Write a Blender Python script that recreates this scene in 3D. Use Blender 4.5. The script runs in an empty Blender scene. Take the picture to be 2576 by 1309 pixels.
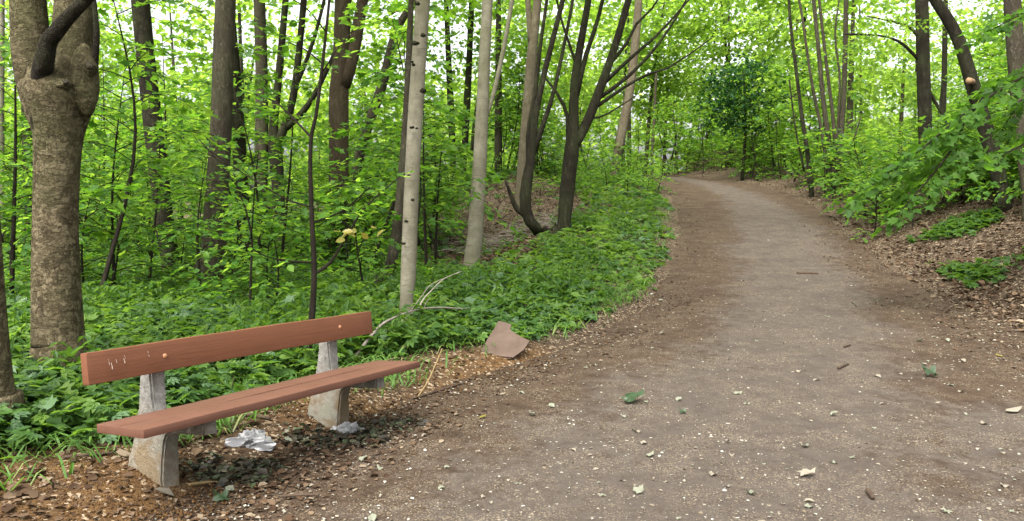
import bpy, bmesh, math
import numpy as np
from mathutils import Vector, Matrix

# ------------------------------------------------------------------ camera, sky, sun, exposure
sc = bpy.context.scene
COL = sc.collection
TH, F, CX, CY, H = 0.0785, 2020.0, 1287.5, 654.5, 1.5      # pitch, focal length (px of a 2575 px wide picture), centre, eye height
cam_data = bpy.data.cameras.new('camera'); cam = bpy.data.objects.new('camera', cam_data); COL.objects.link(cam)
cam.location = (0, 0, H); cam.rotation_euler = (math.radians(90) - TH, 0, 0)
cam_data.sensor_width = 36; cam_data.lens = 36 * F / 2575; cam_data.clip_end = 1000
sc.camera = cam
SUN_EL, SUN_AZ = math.radians(56), math.radians(205)        # azimuth clockwise from +Y (high behind the viewer's left shoulder)
w = bpy.data.worlds.new('World'); sc.world = w; w.use_nodes = True
nt = w.node_tree; bg = nt.nodes['Background']; sky = nt.nodes.new('ShaderNodeTexSky')
sky.sky_type = 'NISHITA'; sky.sun_disc = False; sky.sun_elevation = SUN_EL; sky.sun_rotation = SUN_AZ
sky.air_density = 1.0; sky.dust_density = 7.0; sky.ozone_density = 1.0
hs = nt.nodes.new('ShaderNodeHueSaturation'); hs.inputs['Saturation'].default_value = .22      # thin overcast: the blue is mostly washed out
nt.links.new(sky.outputs[0], hs.inputs['Color']); nt.links.new(hs.outputs[0], bg.inputs[0]); bg.inputs[1].default_value = 0.15
sd = bpy.data.lights.new('sun', 'SUN'); sd.energy = 1.25; sd.angle = math.radians(40); sd.color = (1, .96, .88)
sun = bpy.data.objects.new('sun', sd); COL.objects.link(sun)
sv = Vector((math.sin(SUN_AZ) * math.cos(SUN_EL), math.cos(SUN_AZ) * math.cos(SUN_EL), math.sin(SUN_EL)))
sun.rotation_euler = sv.to_track_quat('Z', 'Y').to_euler()
sc.view_settings.view_transform = 'Standard'; sc.view_settings.look = 'None'; sc.view_settings.gamma = 1
sc.view_settings.exposure = 2.1
cy = sc.cycles
cy.max_bounces = 7; cy.diffuse_bounces = 4; cy.glossy_bounces = 2; cy.transmission_bounces = 5; cy.transparent_max_bounces = 4
cy.sample_clamp_indirect = 8
cy.use_denoising = True

rng = np.random.default_rng(11)

# ------------------------------------------------------------------ helpers
def ray(X, Y):
    a, b = (X - CX) / F, (CY - Y) / F
    y = math.cos(TH) + math.sin(TH) * b
    return a / y, (-math.sin(TH) + math.cos(TH) * b) / y
def at(X, Y, d):
    rx, rz = ray(X, Y)
    return np.array([rx * d, d, H + rz * d])
def sm(a, b, x):
    t = np.clip((np.asarray(x, float) - a) / (b - a), 0, 1)
    return t * t * (3 - 2 * t)
def table(ds, vs, win=1.6):
    g = np.arange(-12, 230, .1); v = np.interp(g, ds, vs)
    k = np.ones(int(win / .1)); k /= k.size
    p = np.pad(v, len(k), mode='edge'); p = np.convolve(p, k, 'same')[len(k):-len(k)]
    return lambda d: np.interp(d, g, p)
f_xl = table([-12, 0, 3.0, 3.8, 5.1, 6, 7.7, 10, 15, 20, 25, 30, 35, 40, 48, 60, 230], [-6, -2.8, -1.95, -1.6, -1.05, -.55, .65, 1.8, 3.2, 4.2, 4.95, 5.5, 5.9, 4.6, .5, -6, -6], 1.2)
f_xr = table([-12, 0, 4, 7, 8.7, 10, 15, 20, 25, 30, 35, 40, 48, 60, 230], [5.5, 5.3, 5.2, 5.2, 5.3, 5.45, 6.4, 7.8, 8.7, 8.8, 7.9, 6.6, 3.5, -2, -2])
f_tc = table([-12, 0, 4, 5, 7, 10, 15, 20, 25, 30, 35, 40], [-1, .2, 1.0, 1.4, 2.4, 3.7, 5.1, 6.3, 7.0, 7.2, 6.9, 6])
f_tw = table([-12, 0, 4, 5, 7, 10, 15, 20, 25, 30, 40], [1.6, 1.5, 1.35, 1.2, .95, .85, .85, .75, .55, .45, .4])
f_zp = table([-12, 0, 4, 6, 8, 10, 12, 15, 20, 25, 30, 35, 38, 42, 50, 70, 230], [0, 0, 0, .02, .07, .17, .32, .62, 1.1, 1.59, 2.02, 2.36, 2.45, 2.4, 2.0, 1.5, 1.5], 2.0)
_dirs = [(math.cos(a), math.sin(a), p) for a, p in zip(rng.uniform(0, 6.28, 10), rng.uniform(0, 6.28, 10))]
def wav(x, y, f):
    s = 0
    for i, (cx_, sx_, p) in enumerate(_dirs[:7]):
        ff = f * (.6 + .17 * i)
        s = s + np.sin(x * cx_ * ff + y * sx_ * ff + p + 1.3 * np.sin(x * sx_ * ff * .6 - y * cx_ * ff * .6 + 2 * p))
    return s / 7
def soil(x, d):           # freshly dug, orange-brown earth round the bench feet and on the lip
    g = lambda a, b, r: np.exp(-((x - a) ** 2 + (d - b) ** 2) / (r * r))
    return np.clip(1.1 * g(-1.75, 3.75, .5) + 1.0 * g(-2.3, 3.9, .6) + 1.1 * g(-1.2, 5.3, .55) + .9 * g(.2, 6.95, .42) + .8 * g(-.4, 6.5, .6) + .5*g(-1.3, 3.4, .5), 0, 1)
def wet_shade(x, d):  # dark patch below the bench: wet soil and leaves, with bench shade painted in
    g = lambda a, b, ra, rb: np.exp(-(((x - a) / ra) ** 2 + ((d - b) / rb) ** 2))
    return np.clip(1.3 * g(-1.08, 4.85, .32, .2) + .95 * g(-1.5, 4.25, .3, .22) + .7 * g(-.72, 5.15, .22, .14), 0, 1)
def terrain(x, d):
    x = np.asarray(x, float); d = np.asarray(d, float)
    zp, xl, xr = f_zp(d), f_xl(d), f_xr(d)
    s = xl - x; r = x - xr
    z = zp.copy() if zp.shape == x.shape else zp + 0 * x
    rough = sm(.1, 1.2, np.maximum(s, r))
    lip = .09 * sm(0, .6, s)
    zf = .1 + 2.25 * sm(16, 27, d) * sm(-7, 1, x) + .25 * sm(20, 45, d) + .10 * wav(x, d, .5)
    wq = sm(2.1, 4.6, s + .4 * wav(x, d, .7))
    zl = (zp + lip) * (1 - wq) + zf * wq
    bank = 1.02 * sm(0, 3.0, r) * (1 - .55 * sm(15, 24, d)) * sm(4, 9, d + .5 * r) + .5 * sm(3, 12, r) * (1 - sm(20, 30, d))
    zr = zp + bank
    z = np.where(s > 0, zl, np.where(r > 0, zr, z))
    z = z + rough * (.03 * wav(x, d, 2.2) + .012 * wav(x, d, 7.0))
    so = soil(x, d) * sm(.0, .3, s)
    z = z + so * (.03 + .016 * wav(x, d, 11) + .012 * wav(x + 9, d, 23)) + .06 * np.exp(-((x - .1) ** 2 + (d - 7.35) ** 2) / .12) * sm(0, .3, s)
    z = z - .035 * wet_shade(x, d) * sm(-.05, .2, s)
    return z
def gp(X, Y):
    ds = np.arange(2.2, 90, .02); rx, rz = ray(X, Y)
    t = terrain(rx * ds, ds); zz = H + rz * ds
    i = np.argmax(zz <= t)
    if zz[i] > t[i]: i = len(ds) - 1
    return np.array([rx * ds[i], ds[i], t[i]])

def link(name, me, parent=None, loc=None, mat=None):
    o = bpy.data.objects.new(name, me); COL.objects.link(o)
    if parent is not None: o.parent = parent
    if loc is not None: o.location = loc
    if mat is not None and me is not None and not me.materials: me.materials.append(mat)
    return o
def tag(o, label=None, cat=None, group=None, kind=None):
    for k, v in (('label', label), ('category', cat), ('group', group), ('kind', kind)):
        if v: o[k] = v
    return o
def thing(name, loc, label, cat, group=None):
    return tag(link(name, None, None, loc), label, cat, group)
def mesh_np(name, V, lens, idx, smooth=False):
    me = bpy.data.meshes.new(name)
    V = np.asarray(V, np.float32); lens = np.asarray(lens, np.int32); idx = np.asarray(idx, np.int32)
    me.vertices.add(len(V)); me.vertices.foreach_set('co', V.ravel())
    me.loops.add(len(idx)); me.loops.foreach_set('vertex_index', idx)
    me.polygons.add(len(lens)); st = np.concatenate([[0], np.cumsum(lens)[:-1]]).astype(np.int32)
    me.polygons.foreach_set('loop_start', st); me.polygons.foreach_set('loop_total', lens)
    if smooth: me.polygons.foreach_set('use_smooth', np.ones(len(lens), bool))
    me.update(calc_edges=True); me.validate()
    return me
class Tpl:
    def __init__(s, V, faces):
        s.V = np.array(V, float); s.lens = np.array([len(f) for f in faces]); s.idx = np.concatenate([np.array(f) for f in faces])
def scatter(tpls, which, P, R):
    """copies of little templates: P (N,3) places, R (N,3,3) matrices whose columns are the scaled axes"""
    Vs, Ls, Is, off = [], [], [], 0
    for k, t in enumerate(tpls):
        m = np.where(which == k)[0]
        if not len(m): continue
        V = np.einsum('nij,kj->nki', R[m], t.V) + P[m][:, None, :]
        n = len(t.V)
        Vs.append(V.reshape(-1, 3)); Ls.append(np.tile(t.lens, len(m)))
        Is.append((t.idx[None, :] + (np.arange(len(m)) * n)[:, None] + off).ravel()); off += n * len(m)
    return np.concatenate(Vs), np.concatenate(Ls), np.concatenate(Is)
def frames(D, N, S):
    """leaf axes from direction D and rough normal N"""
    D = D / np.linalg.norm(D, axis=1, keepdims=True)
    X = np.cross(D, N); X /= np.linalg.norm(X, axis=1, keepdims=True) + 1e-9
    Z = np.cross(X, D)
    return np.stack([X, D, Z], axis=2) * np.asarray(S).reshape(-1, 1, 1)
def rings(P, Rd, sides, jit=0., seed=0, cap=True, squash=None):
    P = np.asarray(P, float); Rd = np.asarray(Rd, float); n = len(P)
    T = np.gradient(P, axis=0); T /= np.linalg.norm(T, axis=1, keepdims=True) + 1e-12
    ref = np.array([1., 0, 0]) if abs(T[0][0]) < .8 else np.array([0, 1., 0])
    r_ = np.random.default_rng(seed); ph = r_.uniform(0, 6.28, 6)
    a = np.arange(sides) / sides * 2 * math.pi
    V = []
    for i in range(n):
        u = np.cross(T[i], ref); u /= np.linalg.norm(u); v = np.cross(T[i], u); ref = np.cross(u, T[i]) if False else ref
        k = 1.0
        if jit:
            L = i * .35
            k = 1 + jit * (np.sin(2 * a + ph[0] + .3 * L) + .7 * np.sin(3 * a + ph[1] - .5 * L) + .6 * np.sin(5 * a + ph[2] + .9 * L) + .5 * math.sin(1.3 * L + ph[3])) * .5
        rr = Rd[i] * k
        V.append(P[i] + np.outer(np.cos(a) * rr, u) + np.outer(np.sin(a) * rr, v))
    V = np.concatenate(V)
    i, j = np.meshgrid(np.arange(n - 1), np.arange(sides), indexing='ij'); j2 = (j + 1) % sides
    q = np.stack([i * sides + j, (i + 1) * sides + j, (i + 1) * sides + j2, i * sides + j2], -1).reshape(-1, 4)
    lens = [4] * len(q); idx = list(q.ravel())
    if cap:
        lens += [sides, sides]; idx += list(range(sides)) + list(range((n - 1) * sides, n * sides))[::-1]
    return V, lens, idx
def smooth_line(P, n):
    P = np.asarray(P, float)
    if len(P) < 3:
        t = np.linspace(0, 1, n)[:, None]; return P[0] * (1 - t) + P[-1] * t
    Q = np.vstack([2 * P[0] - P[1], P, 2 * P[-1] - P[-2]]); out = []
    ts = np.linspace(0, len(P) - 1 - 1e-6, n)
    for t in ts:
        i = int(t); u = t - i; a, b, c, d = Q[i:i + 4]
        out.append(.5 * (2 * b + (c - a) * u + (2 * a - 5 * b + 4 * c - d) * u * u + (3 * b - a - 3 * c + d) * u ** 3))
    return np.array(out)
class MB:
    def __init__(s): s.V, s.L, s.I, s.n = [], [], [], 0
    def add(s, V, lens, idx):
        s.V.append(np.asarray(V, float)); s.L += list(lens); s.I += [i + s.n for i in idx]; s.n += len(V)
    def tube(s, pts, radii, sides=6, n=None, jit=0., seed=0):
        """pts with radii, resampled smoothly"""
        A = np.column_stack([np.asarray(pts, float), np.asarray(radii, float)])
        A = smooth_line(A, n or max(3, len(A) * 4))
        s.add(*rings(A[:, :3], np.maximum(A[:, 3], .0008), sides, jit, seed))
    def box(s, O, ax, lo, hi):
        c = [(x, y, z) for z in (lo[2], hi[2]) for y in (lo[1], hi[1]) for x in (lo[0], hi[0])]
        V = [np.asarray(O) + ax @ np.array(q) for q in c]
        f = [(0, 2, 3, 1), (4, 5, 7, 6), (0, 1, 5, 4), (2, 6, 7, 3), (0, 4, 6, 2), (1, 3, 7, 5)]
        s.add(V, [4] * 6, [i for q in f for i in q])
    def build(s, name, mat=None, parent=None, smooth=True, loc=None):
        V = np.concatenate(s.V)
        me = mesh_np(name, V, s.L, s.I, smooth)
        return link(name, me, parent, loc, mat)

# ------------------------------------------------------------------ materials
class NG:
    def __init__(s, name):
        s.m = bpy.data.materials.new(name); s.m.use_nodes = True; s.t = s.m.node_tree; s.t.nodes.clear()
        s.out = s.t.nodes.new('ShaderNodeOutputMaterial')
    def n(s, typ, **kw):
        nd = s.t.nodes.new('ShaderNode' + typ)
        for k, v in kw.items():
            if k.startswith('_'): setattr(nd, k[1:], v)
            else:
                key = int(k[1:]) if k[0] == 'i' and k[1:].isdigit() else k.replace('__', ' ')
                if hasattr(v, 'is_linked') or isinstance(v, bpy.types.NodeSocket): s.t.links.new(v, nd.inputs[key])
                else: nd.inputs[key].default_value = v
        return nd
    def noise(s, vec, scale, detail=4, rough=.6, dist=0.):
        return s.n('TexNoise', Vector=vec, Scale=scale, Detail=detail, Roughness=rough, Distortion=dist).outputs[0]
    def ramp(s, fac, stops):
        r = s.n('ValToRGB', Fac=fac); e = r.color_ramp.elements
        while len(e) < len(stops): e.new(.5)
        for k, (p, c) in enumerate(stops):
            e[k].position = p; e[k].color = tuple(c) + (1,) if not np.isscalar(c) else (c, c, c, 1)
        return r.outputs[0]
    def mix(s, fac, a, b):
        m = s.t.nodes.new('ShaderNodeMix'); m.data_type = 'RGBA'
        for k, v in ((0, fac), (6, a), (7, b)):
            if isinstance(v, bpy.types.NodeSocket): s.t.links.new(v, m.inputs[k])
            else: m.inputs[k].default_value = v if np.isscalar(v) else tuple(v) + (1,)
        return m.outputs[2]
    def math(s, op, a, b=0., clamp=False):
        m = s.t.nodes.new('ShaderNodeMath'); m.operation = op; m.use_clamp = clamp
        for k, v in ((0, a), (1, b)):
            if isinstance(v, bpy.types.NodeSocket): s.t.links.new(v, m.inputs[k])
            else: m.inputs[k].default_value = v
        return m.outputs[0]
    def mapped(s, scale=(1, 1, 1)):
        tc = s.n('TexCoord'); return s.n('Mapping', Vector=tc.outputs['Object'], Scale=scale).outputs[0]
    def finish(s, col, rough=.8, spec=.3, height=None, dist=.01, bstr=.6):
        b = s.n('BsdfPrincipled')
        for k, v in (('Base Color', col), ('Roughness', rough), ('Specular IOR Level', spec)):
            if isinstance(v, bpy.types.NodeSocket): s.t.links.new(v, b.inputs[k])
            else: b.inputs[k].default_value = v if np.isscalar(v) else tuple(v) + (1,)
        if height is not None:
            bp = s.n('Bump', Height=height, Distance=dist, Strength=bstr); s.t.links.new(bp.outputs[0], b.inputs['Normal'])
        s.t.links.new(b.outputs[0], s.out.inputs[0]); return s.m
def leaf_mat(name, cols, trans, mixf=.45, rough=.42, spec=.4):
    g = NG(name); geo = g.n('NewGeometry')
    r = geo.outputs['Random Per Island']
    c = g.ramp(r, cols); t = g.ramp(r, trans)
    b = g.n('BsdfPrincipled', Base__Color=c, Roughness=rough); b.inputs['Specular IOR Level'].default_value = spec
    tr = g.n('BsdfTranslucent', Color=t)
    m = g.t.nodes.new('ShaderNodeMixShader'); m.inputs[0].default_value = mixf
    g.t.links.new(b.outputs[0], m.inputs[1]); g.t.links.new(tr.outputs[0], m.inputs[2]); g.t.links.new(m.outputs[0], g.out.inputs[0])
    return g.m
def bark_mat(name, lo, mid, hi, scale=14, stretch=.22, moss=0., bump=.012, crack=.55):
    g = NG(name); v = g.mapped((1, 1, stretch)); v0 = g.mapped()
    n1 = g.noise(v, scale, 6, .65, .6); n2 = g.noise(v0, 2.3, 4, .6); n3 = g.noise(v0, 60, 4, .7)
    nd = g.n('TexNoise', Vector=v0, Scale=scale * .9, Detail=4., Roughness=.7)
    vm = g.n('VectorMath', _operation='MULTIPLY_ADD', i0=nd.outputs['Color'], i1=(.16, .16, .10), i2=v)
    vo = g.n('TexVoronoi', Vector=vm.outputs[0], Scale=scale * 1.5); vo.feature = 'DISTANCE_TO_EDGE'
    cr = g.ramp(vo.outputs[0], [(0.0, 0.0), (.22, 1.0)])
    c = g.ramp(n1, [(.3, lo), (.5, mid), (.7, hi)])
    c = g.mix(g.math('MULTIPLY', g.math('SUBTRACT', 1., cr), crack), c, tuple(x * .45 for x in lo))
    c = g.mix(g.ramp(n2, [(.42, 0.), (.68, .65)]), c, tuple(.5 * (a + b) * .8 for a, b in zip(lo, mid)))
    if moss: c = g.mix(g.ramp(n2, [(.35, moss), (.6, 0.)]), c, (.06, .085, .025))
    c = g.mix(g.ramp(n3, [(.35, .35), (.6, 0.)]), c, tuple(x * .6 for x in lo))
    h = g.math('ADD', g.math('MULTIPLY', cr, .8), g.math('ADD', n1, g.math('MULTIPLY', n3, .35)))
    return g.finish(c, .95, .06, h, bump, .9)
M = {}
M['bark_big'] = bark_mat('bark_flaky', (.105, .08, .046), (.17, .135, .08), (.245, .2, .13), 20, .5, .2, .03, .6)
M['bark_mid'] = bark_mat('bark_brown', (0.03825, 0.03124, 0.02167), (0.07331, 0.0612, 0.04462), (0.1084, 0.0924, 0.07013), 16, .3, .2, .014, .4)
def flaky_bark():
    g = NG('bark_flaky_plates'); v0 = g.mapped(); vs = g.mapped((1, 1, .28)); vh = g.mapped((1, 1, 2.2))
    nd = g.n('TexNoise', Vector=v0, Scale=9., Detail=6., Roughness=.75)
    vm = g.n('VectorMath', _operation='MULTIPLY_ADD', i0=nd.outputs['Color'], i1=(.22, .22, .20), i2=g.mapped((1, 1, 1.2)))
    ve = g.n('TexVoronoi', Vector=vm.outputs[0], Scale=22.); ve.feature = 'DISTANCE_TO_EDGE'
    vo = g.n('TexVoronoi', Vector=vm.outputs[0], Scale=22.); cell = g.n('SeparateColor', Color=vo.outputs['Color']).outputs[0]
    n1 = g.noise(v0, 3.0, 6, .7, .5); n2 = g.noise(v0, 1.3, 3, .6); n3 = g.noise(v0, 48, 5, .75); nv = g.noise(vs, 15, 6, .7, .8); nh = g.noise(vh, 17, 5, .7, .6)
    c = g.ramp(g.math('ADD', g.math('MULTIPLY', n3, .4), g.math('ADD', g.math('MULTIPLY', cell, .4), g.math('MULTIPLY', nh, .35))), [(.36, (.04, .032, .018)), (.52, (.092, .074, .042)), (.66, (.155, .128, .078))])
    c = g.mix(g.ramp(n1, [(.36, .75), (.56, 0.)]), c, (.055, .046, .026))
    c = g.mix(g.ramp(n2, [(.45, 0.), (.65, .6)]), c, (.075, .08, .034))
    c = g.mix(g.ramp(nv, [(.34, .75), (.46, 0.)]), c, (.028, .021, .013))
    ed = g.math('MULTIPLY', g.ramp(ve.outputs[0], [(0., .9), (.11, 0.)]), g.ramp(n1, [(.36, .15), (.56, 1.)]))  # cracks between plates, with shadow under the flakes painted into the colour
    c = g.mix(ed, c, (.02, .015, .009))
    h = g.math('ADD', g.math('MULTIPLY', nv, .8), g.math('ADD', g.math('MULTIPLY', nh, .8), g.math('ADD', g.math('MULTIPLY', cell, .6), g.math('MULTIPLY', n3, .5))))
    return g.finish(c, .95, .05, h, .03, 1.)
M['bark_big'] = flaky_bark()
M['bark_red'] = bark_mat('bark_reddish', (0.04144, 0.02933, 0.01912), (0.0765, 0.0561, 0.03825), (0.1084, 0.0816, 0.05738), 16, .3, .15, .014, .4)
M['bark_dark'] = bark_mat('bark_dark', (0.01417, 0.01159, 0.008372), (0.02898, 0.02447, 0.01803), (0.05474, 0.04701, 0.03606), 15, .25, .25, .014, .5)
M['bark_twig'] = bark_mat('bark_twig', (0.0126, 0.01008, 0.00756), (0.021, 0.0168, 0.0126), (0.0336, 0.0273, 0.021), 30, .3, 0, .003, .2)
def pale_bark():
    g = NG('bark_pale'); v0 = g.mapped(); v = g.mapped((1, 1, 7)); vs = g.mapped((1, 1, .35))
    n1 = g.noise(v0, 4.5, 6, .7, .4); n2 = g.noise(v, 5, 5, .7, .5); n3 = g.noise(v0, 60, 4, .7); n4 = g.noise(vs, 2.2, 5, .65); n5 = g.noise(vs, 13, 5, .7)
    c = g.ramp(n1, [(.3, (.10, .092, .064)), (.5, (.155, .142, .104)), (.72, (.22, .205, .16))])
    c = g.mix(g.ramp(n4, [(.42, 0.), (.66, .75)]), c, (.105, .105, .058))
    c = g.mix(g.ramp(n5, [(.56, 0.), (.72, .55)]), c, (.075, .064, .044))
    c = g.mix(g.ramp(n2, [(.58, 0.), (.7, .75)]), c, (.05, .04, .027))
    c = g.mix(g.ramp(n3, [(.3, .5), (.48, 0.)]), c, (.085, .074, .052))
    return g.finish(c, .9, .08, g.math('ADD', g.math('MULTIPLY', n2, .7), g.math('ADD', g.math('MULTIPLY', n5, .5), g.math('MULTIPLY', n3, .5))), .012, .9)
M['bark_pale'] = pale_bark()
M['bark_tan'] = bark_mat('bark_tan', (.075, .06, .04), (.12, .1, .068), (.17, .145, .105), 12, .6, .1, .006, .15)
M['leaf'] = leaf_mat('leaf_green', [(0, (.03, .085, .012)), (.5, (.05, .12, .016)), (1, (.085, .165, .022))], [(0, (.10, .26, .015)), (.5, (.19, .39, .025)), (1, (.36, .55, .05))], .5, .45, .22)
M['leaf_high'] = leaf_mat('leaf_high', [(0, (.045, .105, .014)), (.5, (.07, .15, .018)), (1, (.10, .19, .025))], [(0, (.19, .38, .02)), (.6, (.28, .49, .03)), (1, (.4, .58, .06))], .55, .45, .22)
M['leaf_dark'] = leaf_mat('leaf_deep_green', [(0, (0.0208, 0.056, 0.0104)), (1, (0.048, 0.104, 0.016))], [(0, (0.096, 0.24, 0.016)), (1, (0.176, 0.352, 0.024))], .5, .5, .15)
M['leaf_cover'] = leaf_mat('leaf_ground_cover', [(0, (0.02108, 0.0527, 0.0124)), (.5, (0.0372, 0.0837, 0.01736)), (1, (0.062, 0.1178, 0.0217))], [(0, (0.0868, 0.1984, 0.0186)), (1, (0.1674, 0.2976, 0.0248))], .45, .5, .22)
M['leaf_cover_light'] = leaf_mat('leaf_ground_cover_light', [(0, (0.0544, 0.1122, 0.017)), (1, (0.0952, 0.1598, 0.0272))], [(0, (0.136, 0.2856, 0.0204)), (1, (0.2584, 0.3944, 0.0408))], .45, .5, .25)
M['leaf_cover_grey'] = leaf_mat('leaf_ground_cover_grey', [(0, (0.0315, 0.0665, 0.0252)), (1, (0.07, 0.119, 0.0525))], [(0, (0.049, 0.14, 0.028)), (1, (0.098, 0.21, 0.042))], .3, .42, .35)
M['leaf_far'] = leaf_mat('leaf_far', [(0, (.06, .13, .016)), (1, (.12, .2, .03))], [(0, (.26, .46, .03)), (1, (.45, .62, .09))], .6, .5, .2)
M['grass'] = leaf_mat('grass_blade', [(0, (0.04, 0.096, 0.016)), (.8, (0.08, 0.16, 0.028)), (1, (0.176, 0.16, 0.064))], [(0, (0.08, 0.208, 0.016)), (1, (0.16, 0.288, 0.04))], .35)
M['leaf_yellow'] = leaf_mat('leaf_yellow', [(0, (.15, .14, .025)), (1, (.24, .2, .035))], [(0, (.3, .28, .04)), (1, (.4, .34, .05))], .4)
M['litter_pale'] = leaf_mat('litter_pale', [(0, (.065, .048, .033)), (.35, (.125, .1, .072)), (.7, (.20, .18, .142)), (1, (.31, .31, .27))], [(0, (.2, .16, .1)), (1, (.3, .28, .2))], .1, .9, .06)
M['litter_brown'] = leaf_mat('litter_brown', [(0, (0.02772, 0.01613, 0.01008)), (.5, (0.06048, 0.0378, 0.02268)), (.85, (0.1008, 0.06804, 0.04284)), (1, (0.1814, 0.1462, 0.1008))], [(0, (0.06048, 0.03528, 0.01512)), (1, (0.1008, 0.06552, 0.03024))], .1, .9, .06)
M['clod'] = leaf_mat('soil_clod', [(0, (0.02975, 0.017, 0.0085)), (.6, (0.06375, 0.0357, 0.0153)), (1, (0.0935, 0.0527, 0.0221))], [(0, (0, 0, 0)), (1, (0, 0, 0))], 0., .95, .05)
M['leaf_fallen_green'] = leaf_mat('leaf_fallen_green', [(0, (0.0126, 0.0315, 0.0105)), (1, (0.0252, 0.0462, 0.0168))], [(0, (0.0252, 0.063, 0.0126)), (1, (0.0336, 0.084, 0.0126))], .2, .5, .4)

def ground_mat():
    g = NG('forest_soil'); v = g.mapped()
    at_ = g.n('Attribute', _attribute_name='zones'); sp = g.n('SeparateColor', Color=at_.outputs['Color'])
    n1 = g.noise(v, 1.7, 5, .65); n2 = g.noise(v, 14, 6, .7, .4); n3 = g.noise(v, 95, 3, .7)
    c = g.ramp(n2, [(.3, (0.02025, 0.0135, 0.008775)), (.5, (0.04388, 0.02903, 0.0189)), (.72, (0.07425, 0.05063, 0.03375))])
    c = g.mix(g.ramp(n1, [(.4, 0.), (.65, .5)]), c, (.06, .045, .03))
    clay = g.ramp(n2, [(.3, (0.0408, 0.02176, 0.00952)), (.55, (0.09184, 0.051, 0.0204)), (.75, (0.136, 0.0816, 0.0374))])
    edge = g.math('MULTIPLY', sp.outputs[0], g.ramp(g.noise(v, 4.5, 4), [(.3, .35), (.55, 1.3)]), True)
    c = g.mix(edge, c, clay)
    c = g.mix(g.math('MULTIPLY', sp.outputs[1], .92, True), c, g.ramp(n2, [(.3, (.014, .010, .007)), (.7, (.045, .032, .021))]))  # wet soil plus painted bench shade darken the ground colour
    vo = g.n('TexVoronoi', Vector=v, Scale=55.)
    c = g.mix(g.ramp(g.n('SeparateColor', Color=vo.outputs['Color']).outputs[0], [(.86, 0.), (.9, .7)]), c, (.3, .235, .16))
    return g.finish(c, .95, .1, g.math('ADD', n2, g.math('MULTIPLY', n3, .4)), .03, .9)
def path_mat():
    g = NG('dusty_path'); v = g.mapped()
    tr = g.n('Attribute', _attribute_name='track').outputs['Fac']
    n1 = g.noise(v, .9, 5, .65, .5); n2 = g.noise(v, 9, 6, .72, .3); n3 = g.noise(v, 70, 4, .75); n4 = g.noise(v, 260, 2, .6)
    t = g.math('ADD', tr, g.math('MULTIPLY', g.math('SUBTRACT', n1, .5), 1.5))
    t = g.math('ADD', t, g.math('MULTIPLY', g.math('SUBTRACT', n2, .5), 1.3))
    t = g.ramp(t, [(.3, 0.), (.75, 1.)])
    dirt = g.ramp(n2, [(.28, (0.018, 0.01182, 0.007877)), (.5, (0.03713, 0.02476, 0.01632)), (.74, (0.06189, 0.04333, 0.02925))])
    grey = g.ramp(n2, [(.28, (0.03941, 0.03154, 0.02562)), (.5, (0.0565, 0.04665, 0.03876)), (.74, (0.07359, 0.06242, 0.05256))])
    dirt = g.mix(g.ramp(g.noise(v, 3.3, 5, .7, .6), [(.42, 0.), (.62, .6)]), dirt, (.04, .026, .016))
    c = g.mix(t, dirt, grey)
    c = g.mix(g.ramp(n3, [(.34, .55), (.52, 0.)]), c, (.045, .032, .022))
    vo = g.n('TexVoronoi', Vector=v, Scale=70.); vs = g.n('SeparateColor', Color=vo.outputs['Color'])
    nm = g.noise(v, 2.6, 4, .65); dens = g.ramp(nm, [(.38, 0.), (.62, 1.)])
    sp = g.math('MULTIPLY', g.ramp(vs.outputs[0], [(.84, 0.), (.88, .75)]), g.ramp(vo.outputs['Distance'], [(.2, 1.), (.4, 0.)]))
    sp = g.math('MULTIPLY', sp, dens)
    c = g.mix(sp, c, (.26, .215, .15))
    vo2 = g.n('TexVoronoi', Vector=v, Scale=150.); vs2 = g.n('SeparateColor', Color=vo2.outputs['Color'])
    c = g.mix(g.math('MULTIPLY', g.ramp(vs2.outputs[1], [(.74, 0.), (.85, .5)]), dens), c, (.22, .175, .12))
    c = g.mix(g.ramp(n4, [(.35, .3), (.5, 0.)]), c, (.05, .038, .03))
    h = g.math('ADD', g.math('MULTIPLY', n2, .6), g.math('ADD', g.math('MULTIPLY', n3, .5), g.math('MULTIPLY', sp, .25)))
    return g.finish(c, .95, .06, h, .02, .8)
M['ground'] = ground_mat(); M['path'] = path_mat()
def wood_mat(name, base, dark):
    g = NG(name); v = g.mapped((1.3, 30, 30)); v0 = g.mapped()
    n1 = g.noise(v, 2.2, 5, .6, .8); n2 = g.noise(v0, 5, 4, .6); n3 = g.noise(v0, 120, 3)
    c = g.mix(g.ramp(n1, [(.38, 0.), (.62, .5)]), base, dark)
    c = g.mix(g.ramp(n2, [(.35, .45), (.6, 0.)]), c, tuple(x * .75 for x in base))
    c = g.mix(g.ramp(n3, [(.66, 0.), (.75, .35)]), c, (.2, .13, .09))
    return g.finish(c, g.ramp(n2, [(.3, .5), (.7, .7)]), .25, g.math('ADD', n1, g.math('MULTIPLY', n3, .3)), .003, .6)
M['wood'] = wood_mat('painted_wood', (0.1122, 0.04232, 0.01932), (0.0874, 0.0322, 0.01472))
M['wood_seat'] = wood_mat('painted_wood_worn', (0.09184, 0.04041, 0.0248), (0.06796, 0.02939, 0.01837))
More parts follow.
